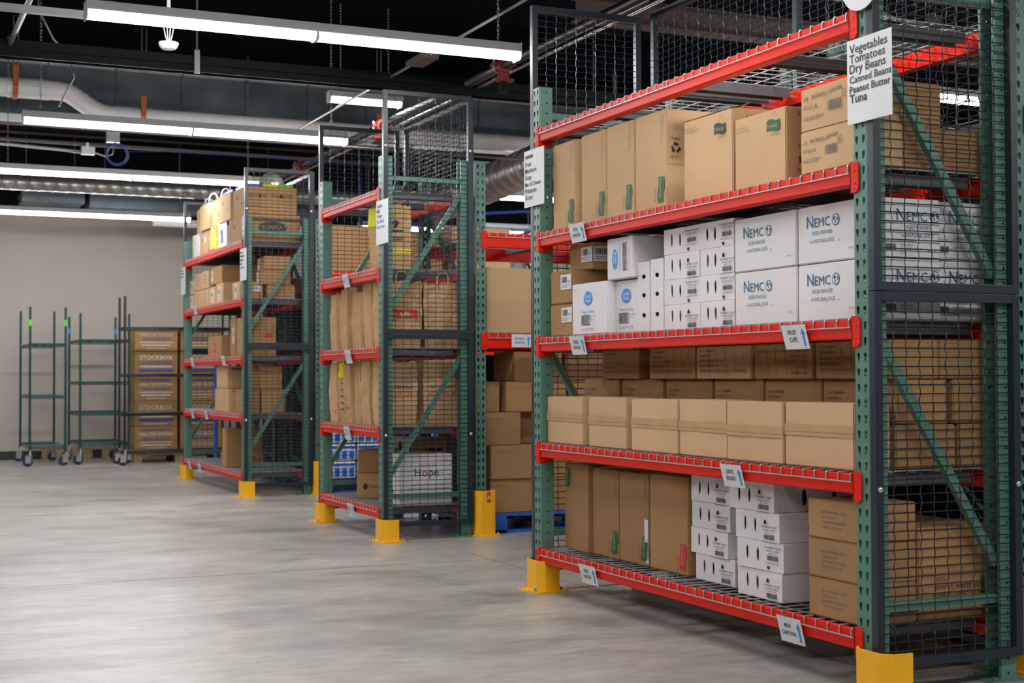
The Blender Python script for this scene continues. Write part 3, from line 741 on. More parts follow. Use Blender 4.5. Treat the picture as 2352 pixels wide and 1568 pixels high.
def globe(u, v, r):
    out = [poly([(u+r*math.cos(2*PI*i/20), v+r*math.sin(2*PI*i/20)) for i in range(20)], nink)]
    out.append(poly([(u+r*.82*math.cos(2*PI*i/20), v+r*.82*math.sin(2*PI*i/20)) for i in range(20)], white))
    out.append(poly([(u-r*.7, v+r*.1), (u-r*.45, v+r*.6), (u-r*.05, v+r*.6), (u+r*.1, v+r*.2), (u-.3*r, v-.1*r)], nink))
    out.append(poly([(u-r*.3, v-r*.05), (u+r*.15, v-.2*r), (u-r*.05, v-r*.75), (u-.2*r, v-.5*r)], nink))
    out.append(poly([(u+r*.3, v+r*.5), (u+r*.65, v+.35*r), (u+r*.75, v-r*.1), (u+.4*r, v-.35*r), (u+.35*r, v+.1*r)], nink))
    return out
def nem(dy, s=1.0, side=False):
    u = dy*.16 if not side else .05; out = [T('N', u, .125, .062*s, nink, sx=.92), T('EMC', u+.044*s, .125, .047*s, nink, sx=1.0)]+globe(u+.164*s, .142, .0205*s)
    out += [T('DICED PEACHES', u+.088*s, .098, .0185*s, nink, al='c', sx=.85), T('in NATURAL JUICE', u+.09*s, .07, .0185*s, nink, al='c', sx=.9), T('®', u+.178*s, .066, .012, nink)]
    if not side: out += [T('96/4.5 oz', dy-.055, .035, .010, greyink)]
    else: out += barcode(.0, .025, .045, .022, seed=8)+[T('PO# 27014', .065, .04, .011, greyink), T('2789/01989 A 10JJ.4X', .065, .028, .010, greyink), T('G 246', .065, .015, .010, greyink), T('96/4.5 oz', .175, .022, .011, greyink), T('Country of Origin: China', .05, .055, .008, greyink)]
    return out
NG = 'white diced peach cartons with navy lettering'
for r_, (z, rn) in enumerate(((Z[2], 'lower'), (Z[2]+.204, 'upper'))):
    carton('cardboard_box', f'white diced peaches carton, {rn} one next to the yogurt boxes', 'box', NG, .070, .490, z, .30, .40, .201, white, L=nem(.40))
    carton('cardboard_box', f'white diced peaches carton, {rn} one behind the near post', 'box', NG, .072, .083, z, .298, .400, .201, white, L=nem(.345), F=shift(nem(.3, .98, True), .06, .0))
    carton('cardboard_box', f'white diced peaches carton behind the mesh by the rear post, {rn} one', 'box', NG,   .378, .108, z, .225, .372, .20, white, F=shift(nem(.3, .98, True), .0, .0))
# fourth shelf
G4 = 'tall brown snack cartons on the fourth shelf'
for k, (ya, dy, x0, lab) in enumerate(((2.162, .24, .03, 'farthest'), (1.862, .242, .03, 'second from the far end'), (1.607, .25, .03, 'third from the far end'))):
    o = tall_snack(f'tall brown snack carton, {lab} on the fourth shelf', x0, ya, Z[3], dy-.005, .405, '', dx=.41, m=tan2, grp=G4)
o = carton('cardboard_box', 'tall brown snack carton with recycling mark on its side, fourth shelf', 'box', G4, .03, 1.335, Z[3], .43, .255, .405, tan2,
           L=wavy(.255-.04, .075, .105, gink, -PI/2)+vtext(.255-.022, .385), F=recycle(.045, .245, .045, black)+[T('PLEASE', .045, .278, .013, K, al='c'), T('RECYCLE', .045, .202, .012, K, al='c'), rect(.0, .175, .25, .0015, seam)])
o = carton('cardboard_box', 'wide brown carton with dark wavy logo, half open, fourth shelf', 'box', None, .035, .845, Z[3], .42, .355, .325, tan2,
           L=wavy(.27, .255, .085, black)+[T('VENDING &', .015, .285, .011, greyink, sp=1.5), T('FOODSERVICE', .015, .272, .011, greyink, sp=1.4)], F=[T('VENDING', .06, .285, .022, K, sp=1.6)])
MB().add([(-.21, .178, .325), (-.21, -.178, .325), (-.12, -.17, .352), (-.12, .17, .335)], [(0, 1, 2, 3)]).add([(-.21, .178, .322), (-.21, -.178, .322), (-.12, -.17, .349), (-.12, .17, .332)], [(3, 2, 1, 0)]).build('lid_flap', tan2, o)
o = carton('cardboard_box', 'wide brown carton with green wavy logo beside the post stack, fourth shelf', 'box', None, .035, .50, Z[3], .42, .33, .27, tan2,
           L=wavy(.255, .21, .085, gink)+[T('VENDING &', .015, .225, .011, greyink, sp=1.5), T('FOODSERVICE', .015, .212, .011, greyink, sp=1.4)], F=[T('VENDING', .05, .235, .022, K, sp=1.6)]+recycle(.075, .085, .045, black)+[T('PLEASE', .075, .122, .015, K, al='c'), T('RECYCLE', .075, .036, .014, K, al='c')])
def dat(u, v, s=1.0):
    return [T('678', u, v, .022*s, greyink, sx=.7), T('B87619MK0/90/2, -FLW', u+.045*s, v+.004, .022*s, greyink, sx=.55), T('4256366083', u+.155*s, v+.01, .02*s, greyink, sx=.6), T('WT. 4,631 LBS', u, v-.03*s, .021*s, greyink, sx=.6),
            T('AUG 02 25 Q3', u, v-.068*s, .021*s, greyink, sx=.65), T('4918270', u+.075*s, v-.064*s, .014*s, greyink, sx=.8)]+barcode(u+.135*s, v-.05*s, .075*s, .034*s, greyink, seed=2)+frame_(u+.215*s, v-.018*s, .024*s, .024*s, .0015, greyink)+[T('02', u+.218*s, v-.012*s, .015*s, greyink)]
DG = 'pair of stamped brown cartons by the near post'
carton('cardboard_box', 'brown carton with barcode stamp, lower of two behind the white sign', 'box', DG, .012, .08, Z[3], .198, .30, .148, tan2, L=dat(.02, .10, .9))
carton('cardboard_box', 'brown carton with barcode stamp, upper of two behind the white sign', 'box', DG, .02, .088, Z[3]+.15, .188, .30, .150, tan2, L=dat(.02, .105))
DX = 'plain brown cartons behind the near mesh on the fourth shelf'
carton('cardboard_box', 'plain brown carton behind the near mesh, lower one in the middle of the fourth shelf', 'box', DX, .215, .10, Z[3], .18, .30, .148, kraft)
carton('cardboard_box', 'plain brown carton behind the near mesh, upper one in the middle of the fourth shelf', 'box', DX, .214, .102, Z[3]+.15, .181, .30, .15, kraft)
carton('cardboard_box', 'plain brown carton behind the near mesh, bottom right on the fourth shelf', 'box', DX, .40, .105, Z[3], .176, .30, .147, kraft)

# ---------------------------------------------------------------- paper bags
def bag(label, x0, y0, z, dx, dy, h, seed, group=None, m=bagm, tilt=0, prints=None, handles=False, taper=.05, tape_=None, amp=.018, Lp=None):
    """brown paper bag; broad face towards -Y, gusset towards -X"""
    hx, hy = dx/2, dy/2; so = Vector((seed*3.7, seed*1.3, seed*.77)); leany = random.Random(seed*5).uniform(-.012, .012) if dy < .195 else 0; dy -= .012; hy = dy/2; NU, NV = 88, 44
    def P(face_pt, v):
        """face_pt: (a,b) in unit square outline"""
        a, b = face_pt
        x, y = a*hx, b*hy
        k = 1-taper*v
        # gusset folds inwards on the +-X faces, more towards the top
        if abs(a) > .97: x *= 1-(.08+.50*v)*max(0, 1-abs(b)*1.2)
        bulge = .02*math.sin(PI*min(1, v*1.1))
        y *= (k-.10*v) if abs(b) > .9 else k
        p = Vector((x*k*(1+bulge), y*(1+bulge*.5), v*h))
        def rdg(q): return max(0, 1-abs(noise.noise(q))*3.2)
        st = amp*min(1, .35+v*1.3)*(1 if v > .02 else .15)
        on = Vector((a if abs(a) > abs(b) else a*.4, b if abs(b) >= abs(a) else b*.4, 0))
        c1 = rdg(Vector((p.x*11, p.y*11, p.z*1.6))+so); c2 = rdg(Vector((p.x*7+p.z*6, p.y*7-p.z*6, p.z*7))+so*1.7); c3 = rdg(Vector((p.x*8-p.z*9, p.y*8+p.z*5, p.z*5))+so*.6)
        d = noise.noise_vector(Vector((p.x*5, p.y*5, p.z*3))+so)*st*.45+on*((c1-.35)*.75-(c2-.2)*.4+(c3-.2)*.3)*st*.8
        if v < .03: d.z = 0
        p.x *= 1-.10*(1-v)**3; p.y *= 1-.08*(1-v)**3
        p += d; p.x += tilt*v*v; p.y += leany*v
        return p
    ring = []
    for i in range(NU):
        t = i/NU*4; s_ = int(t); f = (t-s_)*2-1
        ring.append(((f, -1), (1, f), (-f, 1), (-1, -f))[s_])
    vs = []; fs = []
    for j in range(NV+1):
        v = j/NV
        for i, r_ in enumerate(ring):
            p = P(r_, v)
            if j == NV: p.z += .02*noise.noise(Vector((i*.22, seed, 0)))
            vs.append(p)
    for j in range(NV):
        for i in range(NU): fs.append((j*NU+i, j*NU+(i+1) % NU, (j+1)*NU+(i+1) % NU, (j+1)*NU+i))
    fs.append(tuple(range(NU-1, -1, -1)))
    # dark inside just below the rim: the folded top
    c = len(vs); vs.append((tilt*.8, 0, h*.93)); 
    for i in range(NU): fs.append((NV*NU+i, NV*NU+(i+1) % NU, c))
    mb = MB(); mb.add(vs, fs); o = mb.build('paper_bag', m, None, (x0+hx, y0+hy, z), random.Random(seed).uniform(-.05, .05), recalc=False)
    tag(o, label, 'paper bag', group)
    if prints: items_mesh(prints, lambda u, v, n: P((max(-1, min(1, (u-hx)/hx)), -1), v/h)+Vector((0, -n-.001, 0)), o)
    if Lp: items_mesh(Lp, lambda u, v, n: P((-1, max(-1, min(1, (hy-u)/hy))), v/h)+Vector((-n-.0015, 0, 0)), o)
    if tape_:
        t = MB(); N = 12
        for a_, fc in (('x', -1), ('y', -1)):
            vv = []
            for i in range(N+1):
                f = -1+2*i/N
                for v in (tape_[0], (tape_[0]+tape_[1])/2, tape_[1]):
                    p = P((-1, f), v) if a_ == 'x' else P((f, -1), v); vv.append(p+(Vector((-.003, 0, 0)) if a_ == 'x' else Vector((0, -.003, 0))))
            if a_ in tape_[2]: t.add(vv, [(3*i+k, 3*i+3+k, 3*i+4+k, 3*i+1+k) for i in range(N) for k in (0, 1)])
        t.build('yellow_label', yel2, o, recalc=False)
    if handles:
        hb = MB()
        for s_ in (-.12,): 
            xx = s_*hx
            pts = [P((-.30, -1), .86)+Vector((0, -.004, 0)), P((-.30, -1), 1)+Vector((0, -.004, 0)), P((-.30, -1), 1)+Vector((0, -.004, .045)), P((-.18, -1), 1)+Vector((0, -.004, .065)), P((.14, -1), 1)+Vector((0, -.004, .065)), P((.26, -1), 1)+Vector((0, -.004, .045)), P((.26, -1), 1)+Vector((0, -.004, 0)), P((.26, -1), .86)+Vector((0, -.004, 0))]
            hb.tube(pts, .006, n=6)
        hb.build('handle', m, o)
    return o
YB_ = YB
BG = 'narrow brown paper bags facing the aisle'
scr = lambda dy: [poly([(dy*.5+dy*.13*math.cos(a)*(1+.3*math.sin(3*a)), c+.03*math.sin(a)*(1+.3*math.cos(4*a))) for a in [i*PI/8 for i in range(16)]], rink) for c in (.33, .22, .14, .07)]
txt2 = [rect(.03, .27-.045*i, (.05, .06, .045, .055, .05)[i], .010, greyink) for i in range(5)]
for k, (y, dy, h, lab, kw) in enumerate((
    (5.90, .19, .425, 'with red lettering, farthest on the second shelf', dict(Lp=scr(.19))),
    (5.745, .15, .43, 'with a yellow-green label at its top, second shelf', dict(tape_=(.74, .98, 'x'), Lp=txt2)),
    (5.57, .17, .395, 'leaning and worn, with a thin red band, second shelf', dict(tilt=-.02, Lp=[rect(.02, .105, .12, .008, rink), T('113', .05, .30, .05, greyink)])),
    (5.385, .175, .43, 'creased, fourth from the far end of the second shelf', {}),
    (5.19, .18, .435, 'creased, second nearest on the second shelf', {}))):
    bag(f'brown paper bag {lab}', .035+.01*(k % 2), y, Z[1], .27, dy, h, 11+k, BG, **kw)
wood1 = lambda w_, h: [T("WOODMAN'S", w_*.5, h*.58, .036, K, al='c', sx=.85), T('LOW PRICES', w_*.5, h*.48, .040, rink, al='c', sx=.85), T('EVERYDAY', w_*.5, h*.42, .018, rink, al='c')]
bag('brown bag printed black and red behind the mesh, left one on the second shelf', .03, 4.93, Z[1], .255, .19, .415, 21, None, prints=wood1(.255, .415), amp=.013)
bag('brown bag printed black and red behind the mesh, right one on the second shelf', .315, 4.93, Z[1], .275, .20, .43, 22, None, prints=wood1(.275, .42), amp=.013)
bag('plain brown paper bag at the back of the second shelf, behind the printed ones', .33, 5.20, Z[1], .25, .19, .42, 23, None)
for k, (y, dy, h, lab) in enumerate(((5.90, .185, .40, 'farthest'), (5.71, .185, .42, 'second from the far end'), (5.575, .13, .425, 'third from the far end, darker'), (5.385, .18, .385, 'fourth from far end, lower than neighbours'), (5.19, .185, .435, 'second nearest'))):
    bag(f'tall brown paper bag on the middle shelf, {lab}', (.035, .05, .075, .04, .052)[k], y, Z[2], .27, dy, h, 31+k, BG, amp=.016)
bag('brown paper bag with a red and gold banner behind the mesh, middle shelf', .035, 4.93, Z[2], .285, .20, .425, 41, None,
    prints=[rect(.03+i*.02, .19+.004*math.sin(i), .0205, .055, rink) for i in range(11)]+[T('Miller & Sons', .04, .205, .034, yel2, sx=.95), T('MARKET', .06, .172, .016, K), T('Verona  -  Mt. Horeb', .04, .10, .022, K)], handles=True)
bag('plain brown paper bag with handle behind the mesh, middle shelf', .325, 4.925, Z[2], .27, .24, .42, 42, None, handles=True)
bag('tall brown paper bag with yellow-green label, alone on the fourth shelf', .055, 4.97, Z[3], .21, .29, .42, 51, None, handles=True, taper=.04,
    prints=[poly([(.10+.022*math.cos(a)*(1+.25*math.sin(5*a)), .30+.026*math.sin(a)*(1+.25*math.cos(3*a))) for a in [i*PI/9 for i in range(18)]], black), rect(.05, .247, .10, .010, black), rect(.045, .205, .11, .005, black), rect(.06, .190, .08, .005, black)]+[rect(.0+i*.021, .105, .0215, .028, yel2) for i in range(10)], tape_=(.70, .99, 'x'))
# lowest shelf of the bag rack
foodp = [T('Food', .085, .07, .036, K), poly([(.06+.018*math.cos(a)*(1 if math.sin(a) < .6 else .5), .082+.022*math.sin(a)) for a in [i*PI/8 for i in range(16)]], black)]
FB = 'pair of dark brown food bank cartons'
carton('cardboard_box', 'dark brown carton with round black mark, lower of two beside the white carton', 'box', FB, .115, 5.50, Z[0], .40, .235, .17, kraft, F=foodp, L=[T('BOX', .08, .075, .02, K)], rz=-.42)
carton('cardboard_box', 'dark brown carton with black lettering, upper of two beside the white carton', 'box', FB, .125, 5.51, Z[0]+.172, .39, .22, .155, kraft, F=[T('Food', .14, .075, .034, K)], rz=-.42)
o = carton('cardboard_box', 'white carton with green and pink lettering behind the mesh, lowest shelf', 'box', None, .155, 4.92, Z[0], .365, .235, .325, white,
    F=[T('MEALS OF', .195, .245, .022, gink, al='c', sp=1.3), T('H', .10, .185, .072, gink, sp=1.001), T('pe', .200, .185, .072, gink, sp=1.001), T('o', .153, .185, .072, pink, sp=1.001),
       T('Together we are a recipe for hope.', .195, .125, .0165, K, al='c'), T('Experience the power of collective action', .195, .10, .0165, K, al='c'), T('________', .195, .075, .013, rink, al='c'), T('MEALSOFHOPE.ORG', .195, .055, .012, gink, al='c', sp=1.3), rect(.28, .295, .055, .0015, greyink), rect(.28, .285, .055, .0015, greyink), rect(.28, .275, .05, .0015, greyink)],
    L=[T('4JU', .06, .20, .016, gink), rect(.10, .05, .012, .05, greyink)])
carton('cardboard_box', 'pale grey carton with green leaf print, set back above the white carton', 'box', None, .19, 5.18, Z[0]+.0, .13, .13, .43, white, F=[poly([(.06+.014*math.cos(a), .37+.035*math.sin(a)) for a in [i*PI/6 for i in range(12)]], gink), poly([(.03+.012*math.cos(a), .34+.02*math.sin(a)) for a in [i*PI/6 for i in range(12)]], gink), poly([(.10+.014*math.cos(a), .335+.02*math.sin(a)) for a in [i*PI/6 for i in range(12)]], gink)])
carton('cardboard_box', 'grey brown carton set back behind the white carton, lowest shelf of the bag rack', 'box', None, .335, 5.18, Z[0], .25, .25, .42, kraft, F=[rect(.1, .33, .11, .02, black)])

# ---------------------------------------------------------------- goods on the farthest end rack
lb = lambda dy, dz: sticker(.09, .12, dy*.5-.045, dz*.5-.06, seed=2)
SC = 'small brown cartons with white labels on the fourth shelf of the farthest rack'
for n_, ya, z, dy, dz, prn in (('bottom left', 10.72, 0, .26, .145, 1), ('top left', 10.72, .148, .26, .145, 1), ('bottom stamped, left', 10.40, 0, .30, .17, 0), ('bottom stamped, right', 10.07, 0, .31, .17, 0), ('top stamped, left', 10.41, .173, .29, .17, 0), ('top stamped, right', 10.08, .173, .31, .175, 0),
                         ('bottom in the middle', 9.77, 0, .27, .17, 1), ('bottom, right of middle', 9.45, 0, .29, .19, 1), ('bottom, alone near the post', 8.80, 0, .27, .16, 1)):
    carton('cardboard_box', f'small brown carton, {n_} on the farthest rack', 'box', SC, .04, ya, Z[3]+z, .30, dy, dz, tan2,
           L=lb(dy, dz) if prn else [rect(dy*.45, dz*.3, .04, .012, greyink), rect(dy*.45, dz*.5, .05, .012, greyink), rect(dy*.45, dz*.7, .04, .012, greyink)])
carton('cardboard_box', 'wide brown carton on top of the labelled small ones, farthest rack', 'box', None, .05, 9.53, Z[3]+.195, .42, .50, .165, kraft, L=sticker(.08, .10, .03, .03, seed=6), F=sticker(.07, .05, .2, .1))
for n_, x0, z in (('bottom', .24, 0), ('middle', .20, .125), ('top', .21, .25)):
    carton('cardboard_box', f'brown carton behind the mesh of the farthest rack, {n_} of the labelled stack', 'box', None, x0, 8.60, Z[3]+z, .25, .25, .122, kraft, L=sticker(.07, .09, .05, .012, seed=3))
carton('cardboard_box', 'flat brown carton behind the mesh, left of the labelled stack on the farthest rack', 'box', None, .03, 8.60, Z[3], .17, .16, .122, kraft, F=sticker(.07, .05, .08, .06))
carton('cardboard_box', 'brown carton with red arrows on the middle shelf of the farthest rack', 'box', None, .04, 9.50, Z[2], .40, .60, .205, kraft,
       F=[q for u in (.13, .28) for q in (rect(u-.012, .09, .024, .03, rink), poly([(u-.03, .12), (u+.03, .12), (u, .155)], rink))]+[rect(.10, .065, .21, .016, rink), rect(.12, .035, .17, .016, rink)], L=[rect(.28, .11, .06, .03, rink), rect(.28, .05, .06, .03, rink)], rz=.0)
carton('cardboard_box', 'tall brown carton standing by the post on the middle shelf of the farthest rack', 'box', None, .05, 8.98, Z[2]+.0, .28, .22, .34, kraft, L=sticker(.05, .14, .1, .12))
carton('cardboard_box', 'large brown carton behind the mesh on the middle shelf of the farthest rack', 'box', None, .04, 8.60, Z[2], .28, .30, .34, kraft, F=[rect(.18, .16, .06, .04, rink)])
for n_, x0, ya, z, dx, dy, dz in (('lower left', .04, 9.42, 0, .26, .36, .215), ('lower right', .04, 9.20, 0, .27, .21, .215), ('upper', .05, 9.30, .218, .32, .46, .205)):
    carton('cardboard_box', f'brown carton, {n_} of three on the second shelf of the farthest rack', 'box', 'brown cartons on the second shelf of the farthest rack', x0, ya, Z[1]+z, dx, dy, dz, tan2, F=[rect(.03, dz-.03, .10, .012, greyink)])
for n_, x0, z, dx, dz in (('lower left', .04, 0, .14, .21), ('lower right', .195, 0, .215, .21), ('upper', .18, .213, .20, .205)):
    carton('cardboard_box', f'brown carton behind the farthest mesh, {n_} on the second shelf', 'box', 'brown cartons behind the farthest mesh', x0, 8.62, Z[1]+z, dx, .34, dz, kraft)
carton('cardboard_box', 'tall brown carton alone on the lowest shelf of the farthest rack', 'box', None, .04, 9.30, Z[0], .33, .18, .36, kraft)
# fruit boxes on top
FR = 'open fruit boxes piled on the top shelf of the farthest rack'
bana = [T('PREMIUM', .03, .15, .04, K), T('BANANAS', .23, .15, .045, K), T('cavendish', .03, .06, .03, K)]
pony = [poly([(.25+.13*math.cos(a), .12+.055*math.sin(a)) for a in [i*PI/10 for i in range(20)]], black), T('BONITA', .25, .105, .05, kraft, al='c'), rect(0, .18, .5, .02, black)]
fb = ((10.50, .33, 0, 'white and blue', 'bottom, farthest', white, [rect(.02, .0, .05, .24, yel2)]), (10.10, .38, 0, 'plain brown', 'bottom, second from far end', tan2, [rect(.2, .12, .06, .06, paper)]),
      (9.72, .37, 0, 'brown and yellow', 'bottom, middle', tan2, [poly([(.1, 0), (.37, 0), (.37, .12), (.2, .24), (.12, .24)], yel2), rect(.0, .0, .3, .03, rink)]), (9.30, .40, 0, 'white', 'bottom, second nearest', white, [rect(.16, .05, .03, .14, bink), rect(.21, .05, .02, .12, bink), rect(.01, .0, .06, .24, yel2)]),
      (8.62, .60, 0, 'brown with black script', 'bottom, nearest', kraft, [T('Bonita', .06, .05, .09, K, .9)]))  # nearest box in darker card, its shaded side put into the colour
for ya, dy, z, cn, pn, m_, L_ in fb:
    o = carton('fruit_box', f'{cn} fruit box with hand holes, {pn} on the far rack', 'box', FR, .04, ya, Z[4], .50, dy-.01, .235, m_, L=L_, F=pony if ya < 9 else ([rect(0, .2, .5, .035, bink), rect(.25, .03, .12, .08, lbink)] if m_ is white else None),
               holesL=[(dy*.35, .15, .016, .02), (dy*.7, .08, .010, .016)], holesF=[(.25, .14, .02, .02)])
for k, (ya, dy, x0, pn) in enumerate(((10.42, .30, .06, 'farthest'), (9.98, .40, .02, 'second from the far end'), (9.60, .36, .05, 'middle'), (9.12, .45, .03, 'second nearest'), (8.62, .48, .05, 'nearest'))):
    z0 = Z[4]+.238+(.0)
    o = carton('fruit_box', f'brown fruit box with open hand holes, top layer, {pn}', 'box', FR, x0, ya, z0, .46, dy-.012, .245, kraft if k == 4 else tan2, F=bana if k == 4 else None,  # nearest top box coloured darker for its shaded near side
               holesL=[(dy*.3, .17, .016, .022), (dy*.68, .10, .012, .02)], holesF=[(.13, .16, .014, .016), (.32, .16, .014, .016)] if k == 4 else [(.25, .16, .02, .02)])
    rnd = random.Random(k); cs = [(bluep2,), (teal, yel2), (orangep, yel2), (bluep2, yel2), (bluep2, yel2, bgreen)][k]
    n = len(cs)
    for i, c_ in enumerate(cs):
        t = MB().box(-.21+.42*i/n, -dy/2+.02, 0, -.21+.42*(i+1)/n-.01, dy/2-.02, .026).build('folded_bag', c_, None, (x0+.23, ya+dy/2, z0+.247), bevel=.004)
        nm_ = {'film_blue': 'blue', 'cart_green': 'teal', 'yellow_tape': 'yellow', 'clamp_orange': 'orange', 'bright_green': 'bright green'}[c_.name]
        tag(t, f'{nm_} folded bag on the top-layer fruit box, {pn}', 'bag', 'folded reusable bags in the fruit boxes')
    for i in range(2 if k < 4 else 3):
        cx, cy = -.14+.14*i, 0; pts = [(cx+.045*math.cos(a), cy+.03*i, .02+.085*math.sin(a)) for a in [PI*j/10 for j in range(11)]]
        t = MB().tube(pts, .005, n=6).build('rope_handle', paper, None, (x0+.23, ya+dy/2, z0+.247+.012))
        tag(t, f'white rope bag handle, {("left", "middle", "right")[i if k == 4 else 2*i]} one on the {pn} top fruit box', 'handle', f'rope handles on the {pn} fruit box')
bm = bmesh.new(); bmesh.ops.create_uvsphere(bm, u_segments=20, v_segments=10, radius=.11)
bmesh.ops.delete(bm, geom=[v for v in bm.verts if v.co.z < -.001], context='VERTS')
me = bpy.data.meshes.new('film_bundle'); bm.to_mesh(me); bm.free(); me.materials.append(plastic)
t = obj('film_bundle', me, None, (.30, 8.70, Z[4]+.238+.275)); tag(t, 'dome of crumpled clear plastic on the nearest top fruit box', 'plastic bundle')

# ---------------------------------------------------------------- pallets and goods in the deep racks
def pallet(label, x, y, w_=1.2, d=1.0, m=bluep, group=None):
    t = thing('pallet', label, 'pallet', (x, y, 0), group=group)
    for i in range(7):
        yy = i*(d-.09)/6
        o = MB().box(0, yy, .108, w_, yy+.09, .126).build('top_board', m, t, bevel=.002)
    for x0 in (0, w_/2-.05, w_-.10):
        for yy in (0, d/2-.06, d-.12): MB().box(x0, yy, .018, x0+.10, yy+.12, .108).build('block', m, t, bevel=.003)
        MB().box(x0, 0, 0, x0+.10, d, .018).build('bottom_board', m, t)
    for yy in (0, d-.10): MB().box(0, yy, 0, w_, yy+.10, .018).build('bottom_board', m, t)
    return t
pallet('blue wooden pallet on the floor between the two nearest end racks', .80, 4.905, 1.22, 1.0)
pallet('blue pallet further right behind the nearest rack, seen through its far mesh', 2.10, 4.905, 1.1, 1.0)
PG = 'brown cartons stacked on the blue pallet'
for lab, x0, y0, z, dx, dy, dz in (
    ('bottom row, left', .80, 4.95, .128, .325, .40, .222), ('bottom row, second', 1.135, 4.95, .128, .36, .40, .222), ('bottom row, third', 1.50, 4.95, .128, .40, .40, .222),
    ('second row, left', .80, 4.94, .352, .31, .40, .224), ('second row, second', 1.14, 4.96, .352, .40, .40, .224), ('second row, third', 1.55, 4.96, .352, .40, .40, .224),
    ('third row, left', .74, 4.95, .578, .285, .40, .216), ('third row, darker and set back', 1.05, 5.10, .578, .36, .36, .216), ('third row, far right', 1.45, 5.0, .578, .45, .40, .216),
    ('fourth row, left', .70, 5.02, .796, .20, .35, .205), ('fourth row, middle', .94, 5.0, .796, .45, .35, .205), ('fourth row, right', 1.42, 5.0, .796, .45, .35, .205),
    ('fifth row, left', 1.0, 5.0, 1.003, .36, .35, .20), ('fifth row, right', 1.40, 5.02, 1.003, .4, .35, .19)):
    carton('cardboard_box', f'brown carton on the blue pallet, {lab}', 'box', PG, x0, y0, z, dx, dy, dz, kraft, F=[rect(.02, dz-.04, dx*.5, .0018, seam), rect(.05, dz-.05, dx*.3, .0012, seam)])
carton('cardboard_box', 'big light brown carton on the beam above the boxed snacks tag', 'box', None, .765, 4.93, 1.322, .70, .60, .435, tan2)
carton('cardboard_box', 'light brown carton right of the big one, behind the nearest rack', 'box', None, 1.50, 4.95, 1.322, .60, .60, .42, tan2)
for k, (x0, y0, z, dx, dy, dz, lab) in enumerate(((2.15, 4.98, .128, 1.0, .48, .5, 'low wide brown carton on the right blue pallet'), (2.2, 5.0, .63, .9, .46, .45, 'upper wide brown carton on the right blue pallet'), (2.15, 4.95, 1.322, .9, .7, .40, 'wide brown carton on the lower beam above the right pallet'))):
    carton('cardboard_box', lab, 'box', None, x0, y0, z, dx, dy, dz, kraft)
t = MB().prism([(0, 0), (.14, .01), (.17, .045), (.10, .07), (.02, .05)], lambda u, v, w: (u, w, v), -.01, .01).build('wrapper', bluep2, None, (1.47, 5.03, 1.195))
tag(t, 'crumpled blue and white wrapper on the cartons behind the nearest rack', 'wrapper')
for k, (x0, y0, z, dx, dy, dz, m_, lab) in enumerate((
    (.82, 8.62, 1.99, .50, .60, .42, kraft, 'light brown carton on the high beam behind the bag rack, left'), (1.36, 8.62, 1.99, .55, .60, .36, kraft, 'light brown carton on the high beam behind the bag rack, middle'),  # these two in darker card, their shade put into the colour
    (2.0, 8.62, 1.99, .60, .60, .45, tan2, 'cream brown carton on the high beam behind the bag rack, right'), (.80, 8.62, 1.322, .60, .70, .45, kraft, 'brown carton on the lower beam behind the bag rack, left'),
    (1.45, 8.62, 1.322, .60, .70, .40, kraft, 'brown carton on the lower beam behind the bag rack, middle'), (2.10, 8.62, 1.322, .80, .70, .45, kraft, 'brown carton on the lower beam behind the bag rack, right'),
    (1.00, 9.35, 1.99, .3, .2, .30, kraft, 'brown carton set back on the high beam behind the bag rack'))):
    carton('cardboard_box', lab, 'box', None, x0, y0, z, dx, dy, dz, m_)
pallet('blue pallet under the blue and white packs, behind the bag rack', .75, 8.60, 1.2, 1.0)
WP = 'film-wrapped blue and white packs on the pallet behind the bag rack'
proto = None
for i in range(4):
    for k in range(6):
        loc = (.90+.29*i, 8.72, .128+.155*k)
        if proto is None:
            proto = MB().box(-.135, -.19, 0, .135, .19, .15).build('wrapped_pack', paper, None, loc, bevel=.02)
            for a in range(4):
                MB().box(-.13+.066*a, -.1925, .02, -.13+.066*a+.05, -.191, .09).build('printed_band', bluep2, proto)
            MB().box(-.13, -.1922, .11, .13, -.191, .135).build('printed_band', bluep2, proto); o = proto
        else: o = copy_tree(proto, None, loc)
        tag(o, f'blue and white wrapped pack, {("bottom", "second", "third", "fourth", "fifth", "top")[k]} of the {("left", "second", "third", "right")[i]} stack on the pallet', 'wrapped pack', WP)
